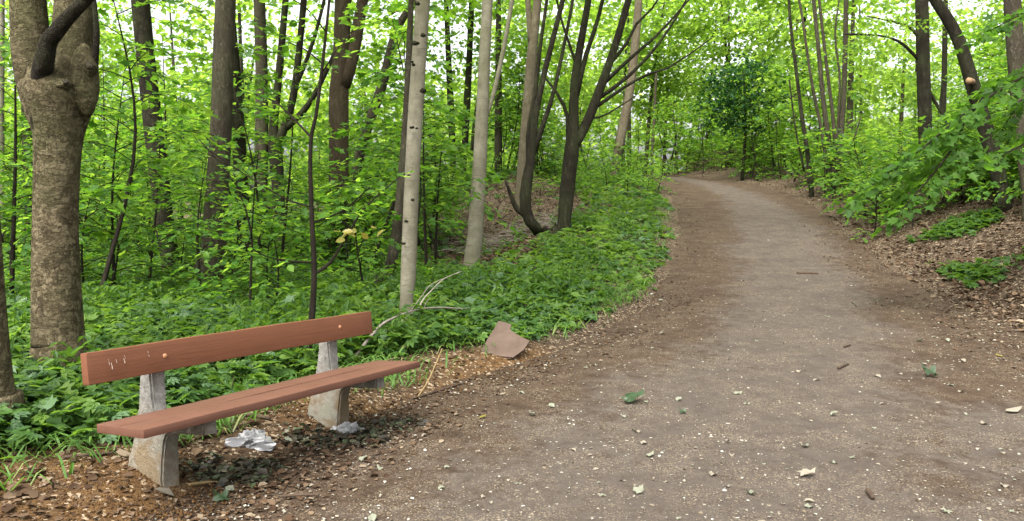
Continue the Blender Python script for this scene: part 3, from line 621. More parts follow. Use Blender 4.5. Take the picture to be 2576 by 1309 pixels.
edge_tree = trunk_tree('edge_tree', 'rough brown trunk cut off by the left picture edge beside the bench', [[(-22, 1112, 190), (-30, 1000, 128), (-42, 850, 112), (-55, 640, 104), (-75, 300, 100), (-100, -10, 96)]], M['bark_big'], crown=[(0, 1, 8, 1.3, 2)], sides=32, seed=9, flare=1.25)
TR = [
 ('leaning_tree', 'dark rough-barked tree leaning left behind the big forked tree', [[(433, 702, 62), (418, 590, 45), (405, 480, 44), (388, 340, 45), (370, 180, 43), (352, 0, 42)]], 'bark_dark', None, [(0, 1, 7.5, 1.3, 1)]),
 ('broad_tree', 'straight brown trunk with widely flared foot in the greenery left of centre', [[(520, 738, 105), (535, 640, 62), (545, 500, 56), (556, 330, 52), (562, 150, 50), (568, 0, 48)]], 'bark_mid', None, [(0, 1, 8, 1.5, 3)]),
 ('slim_dark_tree', 'slim dark trunk half hidden behind the flared brown trunk', [[(622, 700, 40), (612, 560, 34), (602, 380, 32), (590, 200, 30), (580, 80, 28), (572, 0, 27)]], 'bark_dark', None, [(.5, 1, 8.5, 1.3, 0)]),
 ('grey_tree', 'grey brown background trunk seen left of the dark v-forked tree', [[(655, 640, 36), (657, 420, 34), (658, 200, 30), (652, 0, 28)]], 'bark_mid', 21, [(0, 1, 9.5, 1.6, 1)]),
 ('v_forked_tree', 'dark tree splitting into a low v of thin rising branches', [[(708, 625, 36), (702, 500, 30), (692, 370, 34), (688, 320, 22), (700, 200, 18), (718, 0, 15)], [(692, 372, 26), (715, 320, 20), (738, 240, 18), (752, 130, 16), (764, 0, 15)], [(718, 322, 18), (770, 270, 15), (810, 200, 12), (850, 110, 10), (880, 0, 9)], [(744, 215, 12), (775, 140, 10), (800, 60, 8), (815, 0, 8)]], 'bark_dark', None, [(0, 1, 9, 1.6, 2)]),
 ('reddish_tree', 'reddish brown trunk forking high up, behind the thin foreground sapling', [[(848, 668, 64), (850, 560, 50), (852, 400, 48), (852, 250, 48), (858, 150, 40), (862, 0, 38)], [(862, 215, 40), (885, 150, 32), (900, 70, 30), (912, 0, 28)]], 'bark_red', None, [(0, 1, 8.5, 1.6, 0)]),
 ('slanting_tree', 'slim grey trunk slanting up to the right behind reddish brown trunk', [[(870, 560, 26), (905, 385, 25), (935, 290, 24), (965, 200, 23), (985, 110, 20), (1010, 50, 18), (1045, 0, 16)]], 'bark_mid', 19, [(1, 1, 10, 1.4, 3)]),
 ('leaning_grey_stem', 'short grey leaning trunk crossing behind the pale spotted trunk', [[(950, 760, 36), (975, 690, 30), (992, 620, 28), (1003, 540, 26), (1012, 440, 24), (1022, 300, 20), (1030, 100, 16), (1034, 0, 14)]], 'bark_mid', None, None),
 ('pale_spotted_tree', 'pale smooth trunk with dark branch scars rising right behind the bench', [[(1022, 826, 46), (1026, 700, 39), (1033, 520, 38), (1042, 340, 37), (1052, 170, 36), (1063, 0, 35)]], 'bark_pale', None, [(.3, .5, 7, 1.2, 2)]),
 ('pale_slim_tree', 'pale slim straight trunk standing at the edge of the leafy hollow', [[(1187, 686, 52), (1194, 600, 39), (1205, 440, 35), (1214, 260, 31), (1220, 120, 28), (1226, 0, 26)], [(1222, 300, 9), (1245, 220, 12), (1265, 130, 11), (1288, 0, 10)]], 'bark_pale', None, [(.5, 1, 8, 1.4, 1)]),
 ('tan_tree', 'tan smooth trunk forking near the top, growing from the hollow', [[(1308, 525, 34), (1316, 420, 30), (1325, 300, 27), (1335, 170, 26), (1342, 90, 24), (1352, 0, 20)], [(1338, 110, 20), (1332, 60, 15), (1327, 0, 13)]], 'bark_tan', None, [(0, 1, 9.5, 1.6, 0)]),
 ('bow_tree', 'dark tree bowing out sideways at its foot then rising in several stems', [[(1398, 605, 34), (1360, 585, 30), (1325, 540, 28), (1322, 480, 30), (1335, 400, 24), (1345, 300, 18), (1365, 200, 15), (1395, 80, 13), (1415, 0, 12)], [(1325, 540, 20), (1300, 525, 13), (1285, 490, 10), (1272, 455, 6)], [(1338, 390, 16), (1370, 300, 12), (1395, 220, 10), (1425, 80, 8), (1440, 0, 8)], [(1330, 420, 14), (1328, 330, 10), (1345, 240, 10), (1358, 120, 9), (1375, 0, 8)]], 'bark_dark', None, [(0, 1, 9, 1.3, 3)]),
 ('multi_stem_tree', 'dark tree forking low into bare spreading stems beside the green verge', [[(1418, 590, 44), (1424, 500, 36), (1432, 420, 36), (1438, 375, 36), (1442, 300, 26), (1446, 200, 22), (1462, 100, 18), (1480, 0, 16)], [(1436, 380, 26), (1475, 310, 24), (1510, 220, 22), (1545, 120, 18), (1580, 0, 16)], [(1430, 390, 14), (1428, 330, 11), (1424, 280, 10), (1395, 225, 7), (1365, 190, 5)], [(1450, 240, 14), (1470, 150, 12), (1500, 60, 10), (1515, 0, 9)], [(1512, 215, 12), (1580, 150, 9), (1650, 90, 7), (1705, 30, 5), (1740, -10, 4)], [(1500, 250, 11), (1570, 200, 9), (1640, 130, 7), (1690, 60, 6), (1725, 0, 4)], [(1490, 275, 10), (1560, 225, 8), (1620, 190, 7), (1690, 165, 5), (1790, 95, 3)], [(1530, 165, 10), (1575, 110, 8), (1600, 60, 7), (1640, 20, 5), (1660, -10, 4)], [(1455, 180, 8), (1435, 120, 7), (1415, 60, 6), (1400, 0, 5)], [(1446, 345, 8), (1475, 300, 6), (1520, 290, 5), (1600, 240, 3)]], 'bark_dark', None, [(0, 1, 8.5, 1.2, 1)]),
 ('bend_tree', 'pale brown leaning trunk at the crest on the left of the path', [[(1543, 432, 28), (1560, 350, 24), (1578, 260, 22), (1590, 180, 21), (1600, 80, 20), (1606, 0, 18)]], 'bark_tan', 30, [(0, 1, 11.5, 1.8, 2)]),
 ('right_trunk_tree', 'straight dark grey trunk in the bushes right of the path', [[(2326, 470, 36), (2326, 300, 32), (2322, 180, 31), (2320, 80, 30), (2318, 0, 29)], [(2312, 95, 10), (2290, 70, 7), (2250, 55, 5), (2180, 40, 3)], [(2310, 150, 8), (2270, 110, 7), (2220, 90, 5), (2120, 85, 4)], [(2326, 210, 9), (2370, 290, 7), (2400, 360, 5)]], 'bark_dark', 19, [(0, 1, 8.5, 1.3, 0), (-1.0, .2, 5.3, .45, 2), (.7, .4, 5.9, .4, 1)]),
 ('thin_right_tree', 'thin dark knobbly trunk between the straight and the leaning right trunks', [[(2366, 450, 16), (2368, 330, 15), (2374, 200, 13), (2376, 80, 12), (2378, 0, 11)]], 'bark_dark', 21, None),
 ('bank_tree', 'dark trunk leaning left over the leaf covered right bank', [[(2525, 492, 46), (2498, 390, 38), (2472, 300, 36), (2445, 210, 33), (2415, 110, 29), (2385, 50, 27), (2352, 0, 25)]], 'bark_dark', 13.5, [(-1, 1, 8, 1.2, 3)]),
 ('mottled_tree', 'mottled grey trunk at the right picture edge above the bank', [[(2592, 470, 40), (2570, 330, 38), (2558, 200, 38), (2550, 80, 40), (2545, 0, 38)]], 'bark_mid', 12.5, [(0, 1, 8, 1.2, 0)]),
 ('far_left_tree', 'dark trunk in the woods at the far left behind the forked tree', [[(66, 420, 28), (68, 300, 25), (70, 150, 22), (72, 0, 20)]], 'bark_dark', 20, [(0, 1, 9.5, 1.6, 1)]),
 ('pale_edge_tree', 'narrow pale grey trunk at the upper left picture edge', [[(2, 520, 16), (2, 300, 16), (3, 150, 15), (4, 0, 14)]], 'bark_pale', 17, None),
 ('dark_mid_tree', 'slim dark background trunk between the pale spotted and pale slim trunks', [[(1140, 420, 18), (1135, 300, 17), (1128, 150, 14), (1122, 0, 12)]], 'bark_dark', 27, [(0, 1, 10, 1.7, 2)]),
 ('dark_twin_tree', 'slim dark background trunk just left of the pale slim trunk', [[(1165, 420, 18), (1172, 300, 18), (1180, 150, 15), (1186, 0, 13)], [(1188, 390, 15), (1198, 290, 13), (1215, 190, 11)]], 'bark_dark', 27, [(0, 1, 10.5, 1.7, 0)]),
 ('path_end_tree', 'small slim trunk in the bright foliage where the path turns', [[(1640, 445, 9), (1640, 380, 8), (1645, 300, 7), (1650, 180, 6)]], 'bark_mid', 42, None),
]
keep = [(b3[0], b3[1], .35)]
for i, (nm, lab, stems, bk, dd, crown) in enumerate(TR):
    _, _, q3, qd = trunk_tree(nm, lab, stems, M[bk], d=dd, crown=crown, seed=20 + i * 3, sides=20)
    keep.append((q3[0], q3[1], .25))
    if nm == 'pale_spotted_tree':
        pale_root, pale_b, pale_d = _, q3, qd
    if nm == 'bank_tree':
        mb = MB(); mb.tube([at(2446, 205, qd - .1) - q3, at(2436, 202, qd - .30) - q3], [.045, .048], 14, 5, .06, 2); mb.build('branch_stub', M['cut'], _)
mb = MB()     # branch scars
for X, Y, s_c in ((1046, 108, .05), (1064, 88, .04), (1064, 228, .05), (1040, 162, .03), (1036, 320, .03), (1028, 440, .02), (1038, 502, .03), (1022, 556, .03), (1014, 612, .03), (1050, 8, .04), (1036, 155, .02), (1048, 322, .02)):
    c = at(X, Y, pale_d - .145) - pale_b; mb = MB(); blob(mb, c, (s_c * .7, .03, s_c * .45), int(X), .25); mb.build('branch_scar', M['bark_dark'], pale_root)

# clump of poles on the right of the crest
cl = [[(2098, 462, 17), (2088, 380, 13), (2070, 250, 11), (2058, 120, 10), (2046, 0, 9)], [(2112, 462, 19), (2112, 380, 15), (2122, 240, 13), (2126, 100, 12), (2128, 0, 11)], [(2086, 460, 10), (2066, 330, 8), (2040, 200, 7), (2020, 60, 6), (2010, 0, 6)], [(2105, 440, 12), (2095, 300, 9), (2078, 160, 8), (2060, 0, 7)], [(2100, 450, 8), (2106, 330, 6), (2112, 200, 6), (2100, 90, 5), (2110, 0, 4)], [(2116, 420, 7), (2150, 340, 4), (2165, 290, 3)]]
trunk_tree('pole_clump_tree', 'clump of slim grey brown poles rising from one stool right of the crest', cl, M['bark_mid'], d=24, crown=[(0, 2, 10.5, 1.3, 1)], seed=90, flare=1.0)
trunk_tree('thin_pole_tree', 'single thin dark pole leaning left of the pole clump', [[(2042, 450, 12), (2030, 380, 11), (2015, 280, 9), (2000, 160, 8), (1988, 60, 7), (1984, 0, 7)], [(2022, 430, 5), (2000, 320, 4), (1985, 200, 4)]], M['bark_dark'], d=24, seed=95, flare=1.0)

# ------------------------------------------------------------------ thin foreground saplings with their own shape
def own_sapling(name, label, stems, d, mat, leaf_on, size, seed, leafm='leaf', yellow=None, tpl=T_OVAL, step=None):
    X, Y, W = stems[0][0]; o3 = at(X, Y, d); o3[2] = float(terrain(o3[0], d))
    root = thing(name, tuple(o3), label, 'sapling'); r = np.random.default_rng(seed); mb = MB(); lv = Leaves()
    for si, st in enumerate(stems):
        P = [at(x, y, d + dd_) - o3 for (x, y, w_), dd_ in zip(st, np.linspace(0, 0 if si == 0 else r.uniform(-.5, .4), len(st)))]
        if si == 0: P[0] = np.array([0, 0, -.1])
        mb.tube(P, [w_ * d / F / 2 for _, _, w_ in st], 8, len(P) * 5, .08, seed + si)
        if si in leaf_on: dress(smooth_line(P, 24), r, lv, mb, size, size * 1.25, size * 3.6, leaf_on[si], .35, 1.0)
    mb.build('stem', mat, root)
    if lv.P: link('leaves', lv.mesh('leaves', tpl), root, None, M[leafm])
    return root, o3
sp_root, sp3 = own_sapling('thin_sapling', 'thin dark crooked sapling with sparse side twigs rising behind the bench back', [
    [(768, 940, 24), (784, 800, 17), (790, 680, 15), (784, 540, 13), (780, 420, 11), (783, 342, 10), (796, 280, 9), (810, 170, 8), (822, 60, 7), (832, -40, 6)],
    [(783, 345, 7), (740, 300, 5), (690, 255, 4), (640, 236, 3)], [(788, 690, 10), (830, 660, 8), (868, 600, 6), (920, 520, 4), (1010, 440, 3)],
    [(786, 660, 5), (720, 655, 4), (660, 640, 3), (600, 600, 2)], [(781, 520, 5), (720, 500, 4), (650, 460, 3), (560, 400, 3), (500, 360, 2)], [(784, 560, 5), (860, 530, 4), (930, 470, 3)], [(812, 160, 4), (760, 120, 3), (700, 100, 2)], [(812, 180, 4), (850, 120, 3), (900, 60, 2)], [(820, 80, 4), (770, 20, 3), (720, -10, 2)]], 6.3, M['bark_twig'],
    {1: .3, 2: .55, 3: .2, 4: .3, 5: .3, 6: .2, 7: .2, 8: .2}, .085, 41)
r = np.random.default_rng(5); lv = Leaves()
for X, Y in ((848, 580), (862, 578), (874, 580), (890, 580), (905, 584), (925, 588), (938, 582), (946, 592), (868, 606), (880, 584)):
    lv.add(at(X, Y, 6.3) - sp3 + r.normal(0, .02, 3), r.normal(0, 1, 3) * [1, 1, .3], np.array([0, -.5, 1.]) + r.normal(0, .4, 3), .085)
link('yellow_leaves', lv.mesh('yellow_leaves', T_OVAL), sp_root, None, M['leaf_yellow'])
own_sapling('wispy_sapling', 'very thin grey sapling stem rising left of the bench back, few leaves', [[(628, 830, 8), (630, 700, 6), (632, 590, 5), (600, 480, 4), (545, 400, 3), (500, 350, 3)], [(632, 600, 4), (640, 480, 3), (650, 380, 2)]], 8.6, M['bark_twig'], {0: .6, 1: .3}, .10, 43)

# leafy boughs reaching in from a maple that stands just outside the right edge
def maple():
    d = 9.6; o3 = at(2790, 700, d); o3[2] = float(terrain(o3[0], d))
    root = thing('maple_tree', tuple(o3), 'dark green maple boughs hanging into the picture from the right edge', 'tree')
    mb = MB(); top = at(2790, -600, d + .3) - o3
    mb.tube([(0, 0, -.1), (.03, 0, 1.2), (.0, .05, 2.6), top], [.15, .12, .10, .05], 16, 40, .07, 3); mb.build('trunk', M['bark_dark'], root)
    r = np.random.default_rng(77); wood = MB(); lv = Leaves()
    B = [([(2760, 110), (2600, 178), (2440, 275), (2310, 380), (2225, 440), (2150, 500)], (0, -.3, -.4, -.4, -.3, -.2), .13, 1.1),
         ([(2440, 278), (2390, 380), (2310, 480), (2240, 560)], (-.4, -.5, -.6, -.6), .12, 1.0),
         ([(2760, 60), (2650, 20), (2560, 40), (2470, 90)], (0, -.2, -.3, -.3), .13, .9),
         ([(2770, 300), (2640, 330), (2540, 380), (2450, 420)], (0, -.3, -.5, -.6), .12, .9),
         ([(2770, 200), (2660, 230), (2570, 260), (2510, 340)], (0, .2, .3, .3), .12, .9)]
    for pts, dzs, size, dens in B:
        P = [at(x, y, d + z_) - o3 for (x, y), z_ in zip(pts, dzs)]
        ln = smooth_line(P, 30); wood.tube(ln[::3], np.linspace(.016, .004, len(ln[::3])), 6, 30, .05, 2)
        dress(ln, r, lv, wood, size * .95, size * .36, size * 4.2, .1, .55, dens)
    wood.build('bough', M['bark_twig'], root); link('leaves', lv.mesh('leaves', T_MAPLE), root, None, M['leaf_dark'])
maple()

# ------------------------------------------------------------------ woodland filling: saplings, shrubs, background trees
def free(x, y, m=.0):
    return all((x - a) ** 2 + (y - b) ** 2 > (c + m) ** 2 for a, b, c in keep)
r = np.random.default_rng(21)
def fill(n, xr_, dr_, cond, tps, name, label, cat, group, smin, smax, sink=0.):
    k = 0; tries = 0
    while k < n and tries < n * 60:
        tries += 1
        d = math.sqrt(r.uniform(dr_[0] ** 2, dr_[1] ** 2)); x = r.uniform(xr_[0], xr_[1]) * d
        if not cond(x, d) or not free(x, d): continue
        put_sapling(name, tps[int(r.integers(len(tps)))], (x, d, float(terrain(x, d)) - sink), r.uniform(0, 6.28), r.uniform(smin, smax), label, cat, group); k += 1
sl = lambda x, d: f_xl(d) - x
sr = lambda x, d: x - f_xr(d)
fill(92, (-.74, .08), (9.5, 30), lambda x, d: sl(x, d) > 3.5 and not (-1.3 < x < 3.4 and d < 25) and (d > 11 or x < -2), SAP, 'maple_sapling', 'slender leafy sapling among the trunks of the left woodland', 'sapling', 'leafy saplings of the left woodland', .75, 1.15)
fill(120, (-.75, .05), (9, 26), lambda x, d: sl(x, d) > 3.0 and not (-1.3 < x < 3.4 and d < 25) and (x / d < -.1 or d > 17), SHRUB, 'low_shrub', 'low leafy shrub on the left woodland floor', 'shrub', 'low shrubs of the left woodland', .7, 1.2)
fill(34, (.02, .2), (22, 37), lambda x, d: .35 < sl(x, d) < 4.5, SHRUB, 'verge_shrub', 'low leafy shrub on the green verge near the crest of the path', 'shrub', 'low shrubs on the verge near the crest', .5, .9)
fill(30, (-.1, .2), (25, 38), lambda x, d: sl(x, d) > .6, SHRUB + SAP[:2], 'mound_shrub', 'leafy shrub on the mound behind the hollow', 'shrub', 'shrubs on the mound behind the hollow', .8, 1.3)
fill(100, (.33, .74), (12.5, 28), lambda x, d: sr(x, d) > .45 and (d > 14.5 or (x / d > .5 and sr(x, d) > 2)), SHRUB, 'bank_shrub', 'low leafy shrub along the right edge of the path', 'shrub', 'low shrubs of the right bank', .8, 1.25)
fill(26, (.46, .75), (11, 17), lambda x, d: sr(x, d) > 2.3, SHRUB, 'bank_top_shrub', 'low bright shrub on top of the right bank among the dark trunks', 'shrub', 'low shrubs on top of the right bank', .8, 1.2)
fill(40, (.33, .78), (15, 34), lambda x, d: sr(x, d) > 1.8 and not (.38 < x / d < .5 and d > 20), SAP, 'bank_sapling', 'leafy sapling in the right hand thicket', 'sapling', 'leafy saplings of the right thicket', .7, 1.0)
fill(15, (.08, .34), (40, 52), lambda x, d: True, SAP, 'bend_sapling', 'leafy sapling massed behind the crest of the path', 'sapling', 'leafy saplings behind the crest', 1.1, 1.8)
fill(70, (.17, .42), (26, 42), lambda x, d: sr(x, d) > .25, SHRUB + SAP[:2], 'crest_shrub', 'leafy shrub on the right shoulder of the crest', 'shrub', 'shrubs on the right shoulder of the crest', .9, 1.5)

def bg_trees(n, xr_, dr_, cond, label, group, z0, seed):
    rr = np.random.default_rng(seed); k = 0; tries = 0
    while k < n and tries < n * 50:
        tries += 1
        d = rr.uniform(*dr_); x = rr.uniform(*xr_) * d
        if not cond(x, d): continue
        zt = float(terrain(x, d)); hgt = rr.uniform(9, 13); t = thing('background_tree', (x, d, zt), label, 'tree', group)
        mb = MB(); lean = rr.normal(0, .06, 2) * hgt
        mb.tube([(0, 0, -.1), (lean[0] * .3, lean[1] * .3, hgt * .45), (lean[0], lean[1], hgt)], [rr.uniform(.09, .17), .08, .03], 8, 10, .05, k)
        mb.build('trunk', M['bark_dark' if rr.uniform() < .6 else 'bark_mid'], t)
        for q in range(2):
            o = link('crown', CROWN_FAR[int(rr.integers(4))] if d > 30 else CROWN[int(rr.integers(4))], t, (lean[0] * .5 + rr.normal(0, .7), rr.normal(0, .7), z0 + 1.2 + q * 3.6 + rr.uniform(0, 1)))
            s_c = rr.uniform(.85, 1.25); o.scale = (s_c, s_c, s_c); o.rotation_euler = (0, 0, rr.uniform(0, 6.28))
        k += 1
bg_trees(14, (-.75, .12), (26, 40), lambda x, d: sl(x, d) > 2, 'slender background tree deep in the left woodland', 'background trees of the left woodland', 2.2, 31)
bg_trees(8, (.08, .36), (44, 60), lambda x, d: True, 'slender background tree beyond the crest of the path', 'background trees beyond the crest', 4.5, 32)
bg_trees(9, (.52, .85), (26, 50), lambda x, d: sr(x, d) > 3 and x / d > .53, 'slender background tree behind the right hand thicket', 'background trees of the right thicket', 1.8, 33)

bg_trees(4, (.36, .54), (44, 62), lambda x, d: True, 'slender pale leaved background tree in the bright gap at the right', 'background trees in the bright gap at right', 2.0, 36)
bg_trees(2, (.36, .54), (30, 44), lambda x, d: sr(x, d) > 4, 'low crowned background tree left and right of the dark grey trunk', 'low crowned trees by the bright gap', .6, 37)
bg_trees(5, (.25, .36), (36, 46), lambda x, d: sr(x, d) > 1.2, 'slender background tree at the right side of the crest', 'trees at the right side of the crest', 3.6, 34)
def dark_tree():
    d = 31.6; p = at(1866, 430, d); p[2] = float(terrain(p[0], d)); t = thing('dark_leaved_tree', tuple(p), 'dark green rounded tree standing out among bright foliage right of the crest', 'tree')
    mb = MB(); mb.tube([(0, 0, -.1), (.1, 0, 2.0), (0, .1, 4.2)], [.07, .05, .02], 10, 12, .05, 4); mb.build('trunk', M['bark_dark'], t)
    me = crown_template(260, 60, 42, (1.15, 1.1, 1.55), .15, T_MAPLE, 'crown'); me.materials.append(M['leaf_dark_kind']); link('crown', me, t, (-.1, -.1, 3.3))
M['leaf_dark_kind'] = leaf_mat('leaf_blue_green', [(0, (.010, .034, .010)), (1, (.02, .055, .015))], [(0, (.02, .08, .012)), (1, (.04, .14, .015))], .3, .6, .1)  # blue-green leaves, dark in their own colour
dark_tree()
def far_wood():
    rr = np.random.default_rng(55); P, D, N, S = [], [], [], []
    for k in range(190):
        d = rr.uniform(52, 95); x = rr.uniform(-.95, .95) * d; u = x / d
        hmax = 9 if not (.36 < u < .54) else 5
        c = np.array([x, d, 1 + rr.uniform(0, hmax)]); R_ = np.array([4, 4, 2.6]) * rr.uniform(.6, 1.1); m = 210
        v = rr.normal(0, 1, (m, 3)); v /= np.linalg.norm(v, axis=1, keepdims=True); v *= rr.uniform(.2, 1, (m, 1)) ** .5
        P.append(c + v * R_ + rr.normal(0, .3, (m, 3))); D.append(rr.normal(0, 1, (m, 3))); N.append(np.array([0, 0, 1.]) + rr.normal(0, .6, (m, 3))); S.append(rr.uniform(.35, .75, m))
    P, D, N, S = map(np.concatenate, (P, D, N, S))
    me = mesh_np('far_woodland', *scatter([T_FAR], np.zeros(len(P), int), P, frames(D, N, S)))
    tag(link('far_woodland', me, mat=M['leaf_far']), 'bright green mass of far woodland foliage behind all the trunks', 'woodland', None, 'stuff')
far_wood()

# ------------------------------------------------------------------ ground cover, grass, litter
def sample(n, cond, dmin, dmax, xlo, xhi, power=1.0, seed=0):
    rr = np.random.default_rng(seed); out = []
    tot = 0
    while tot < n:
        u = rr.uniform(0, 1, n * 2); d = dmin * (dmax / dmin) ** u if power == 0 else (dmin ** power + u * (dmax ** power - dmin ** power)) ** (1 / power)
        x = rr.uniform(0, 1, n * 2); x = (xlo + x * (xhi - xlo)) * d
        p = cond(x, d); ok = rr.uniform(0, 1, n * 2) < p
        q = np.stack([x[ok], d[ok]], 1); out.append(q); tot += len(q)
        if len(q) == 0: break
    return np.concatenate(out)[:n], rr
def bench_local(x, d):
    p = np.stack([x - BO[0], d - BO[1]], -1); return p @ bu[:2], p @ bn[:2]
def cover_p(x, d):
    s = f_xl(d) - x
    e = .24 + .36 * wav(x, d, 2.5) + .2 * wav(x, d, 6) + .5 * sm(8, 6.5, d)
    p = sm(e, e + .25, s)
    u, n = bench_local(x, d)
    p = p * (1 - sm(-.55, -.25, n) * ((u > -.6) & (u < 2.4)))
    p = p * (1 - .93 * sm(.2, .6, soil(x, d)))
    hollow = sm(11.3, 12.8, d) * sm(26, 22, d) * sm(-2.6, -1.0, x) * sm(2.0, 2.7, s + .3 * wav(x, d, 3))
    p = p * (1 - .93 * hollow)
    for a, b, c in keep: p = p * (((x - a) ** 2 + (d - b) ** 2) > (c * .75) ** 2)
    hole = sm(-.55, -.15, wav(x + 2, d, 2.6) + .6 * wav(x, d, 6.5))
    return p * (.35 + .65 * hole)
def cover():
    Q, rr = sample(40000, cover_p, 3.6, 37, -.74, .36, 0, 3)
    x, d = Q[:, 0], Q[:, 1]; n = len(x)
    s = (.045 + .03 * rr.uniform(0, 1, n)) * (.8 + .05 * d) ; hgt = (.04 + .17 * rr.uniform(0, 1, n) ** 1.3 + .3 * (rr.uniform(0, 1, n) < .13) * rr.uniform(.2, 1, n) * sm(-.2, .4, wav(x, d, 1.3))) * sm(0, 1.2, f_xl(d) - x - .1) + .03
    P = np.stack([x, d, terrain(x, d) + hgt], 1); a = rr.uniform(0, 6.28, n)
    D = np.stack([np.cos(a), np.sin(a), rr.uniform(-.5, .25, n)], 1); N = np.array([0, 0, 1.]) + rr.normal(0, .33, (n, 3))
    which = rr.choice(3, n, p=[.62, .2, .18])
    S = s * np.where(which == 0, 1.25, 1.5) * rr.uniform(.6, 1.25, n)
    me = mesh_np('ground_cover', *scatter([T_COMP, T_MAPLE, T_OVAL], which, P, frames(D, N, S)))
    patch = wav(x, d, 1.9) + .5 * wav(x + 5, d, 5) + rr.normal(0, .35, n)
    mi = np.where(patch > .18, 1, np.where(patch < -.6, 2, 0)); fm = np.concatenate([np.repeat(mi[which == k], len(t.lens)) for k, t in enumerate([T_COMP, T_MAPLE, T_OVAL])])
    for k in ('leaf_cover', 'leaf_cover_light', 'leaf_cover_grey'): me.materials.append(M[k])
    me.polygons.foreach_set('material_index', fm.astype(np.int32))
    tag(link('ground_cover', me), 'dense low green ground cover under the trees and along the path verge', 'ground cover', None, 'stuff')
    Vn, Fn = [], []
    for k in range(5):
        for sgn in (0, 1):
            a = k * 1.57 + sgn * math.pi; v, f = half_leaf([(0, 0), (.17, .2), (.2, .42), (.1, .75), (0, 1)], .3); b = len(Vn); L_ = .42 - .05 * k
            for x0, y0, z0 in v:
                x1, y1, z1 = x0 * L_, y0 * L_, z0 * L_ - .45 * (y0 * L_) * y0
                Vn.append((x1 * math.cos(a) - y1 * math.sin(a), x1 * math.sin(a) + y1 * math.cos(a), z1 + .25 + .18 * k))
            Fn += [[i + b for i in q] for q in f]
    b = len(Vn); Vn += [(-.012, 0, -.2), (.012, 0, -.2), (.008, 0, 1.0), (-.008, 0, 1.0), (0, -.012, -.2), (0, .012, -.2), (0, .008, 1.0), (0, -.008, 1.0)]; Fn += [[b, b + 1, b + 2, b + 3], [b + 4, b + 5, b + 6, b + 7]]
    def pn(x, d): return cover_p(x, d) * sm(-.15, .35, wav(x + 7, d, 1.7)) * sm(.7, 1.2, f_xl(d) - x)
    Q, rr = sample(1700, pn, 5.6, 20, -.74, .3, 0, 14); x, d = Q[:, 0], Q[:, 1]; n = len(x); a = rr.uniform(0, 6.28, n)
    P = np.stack([x, d, terrain(x, d)], 1); D = np.stack([np.cos(a), np.sin(a), rr.normal(0, .15, n)], 1)
    me = mesh_np('nettle_plants', *scatter([Tpl(Vn, Fn)], np.zeros(n, int), P, frames(D, np.array([0, 0, 1.]) + rr.normal(0, .12, (n, 3)), rr.uniform(.2, .42, n))))
    tag(link('nettle_plants', me, mat=M['leaf_cover']), 'upright leafy weeds standing above the low ground cover', 'weeds', None, 'stuff')
    # right bank patches
    def pr(x, d):
        r_ = x - f_xr(d); return sm(.4, .9, r_) * sm(.15, .5, wav(x + 3, d, 1.4)) * .8
    Q, rr = sample(1800, pr, 8, 16, .36, .72, 1, 4); x, d = Q[:, 0], Q[:, 1]; n = len(x)
    a = rr.uniform(0, 6.28, n)
    P = np.stack([x, d, terrain(x, d) + rr.uniform(.02, .14, n)], 1); D = np.stack([np.cos(a), np.sin(a), rr.uniform(-.5, .2, n)], 1)
    me = mesh_np('seedling_patch', *scatter([T_COMP], np.zeros(n, int), P, frames(D, np.array([0, 0, 1.]) + rr.normal(0, .35, (n, 3)), rr.uniform(.06, .13, n))))
    tag(link('seedling_patch', me, mat=M['leaf_cover']), 'patchy green seedlings on the brown right bank', 'ground cover', None, 'stuff')
cover()
def blade_tpl():
    V, Fc = [], []
    for i, (t, w_) in enumerate(((0, .02), (.4, .022), (.75, .016), (1, .002))):
        y = t * .75 if t < .8 else .62 + .25 * (t - .8) * 3; z = t - .75 * t ** 2.4
        V += [(-w_, y, z), (w_, y, z)]
        if i: b = 2 * i; Fc.append([b - 2, b - 1, b + 1, b])
    return Tpl(V, Fc)
def grass():
    def p(x, d):
        s = f_xl(d) - x; u, n = bench_local(x, d)
        q = sm(.1, .35, s) * sm(1.9, .9, s) * (.35 + .65 * sm(-.1, .4, wav(x, d, 2.0)))
        q = np.maximum(q, .5 * sm(.3, .6, s) * ((n < -.3)) * sm(8, 6, d))
        return q * (1 - .9 * sm(.25, .7, soil(x, d))) * (1 - (n > -.3) * ((u > -.3) & (u < 2.3)))
    Q, rr = sample(8000, p, 3.6, 22, -.74, .36, 0, 8); x, d = Q[:, 0], Q[:, 1]; n = len(x); a = rr.uniform(0, 6.28, n)
    P = np.stack([x, d, terrain(x, d) - .01], 1); D = np.stack([np.cos(a), np.sin(a), 0 * a], 1)
    me = mesh_np('grass', *scatter([blade_tpl()], np.zeros(n, int), P, frames(D, np.array([0, 0, 1.]) + rr.normal(0, .15, (n, 3)), rr.uniform(.12, .34, n))))
    tag(link('grass', me, mat=M['grass']), 'loose grass blades along the verge and behind the bench', 'grass', None, 'stuff')
grass()
T_FLK = Tpl([(0, 0, 0), (.3, .1, .1), (.38, .45, .04), (.15, .9, .14), (-.2, 1, .02), (-.36, .5, .12)], [[0, 1, 2, 5], [5, 2, 3, 4]])
T_CURL = Tpl([(0, 0, .02), (.34, .3, .3), (.3, .75, .22), (0, 1, .1), (-.3, .7, .26), (-.36, .3, .2)], [[0, 1, 2, 3], [0, 3, 4, 5]])
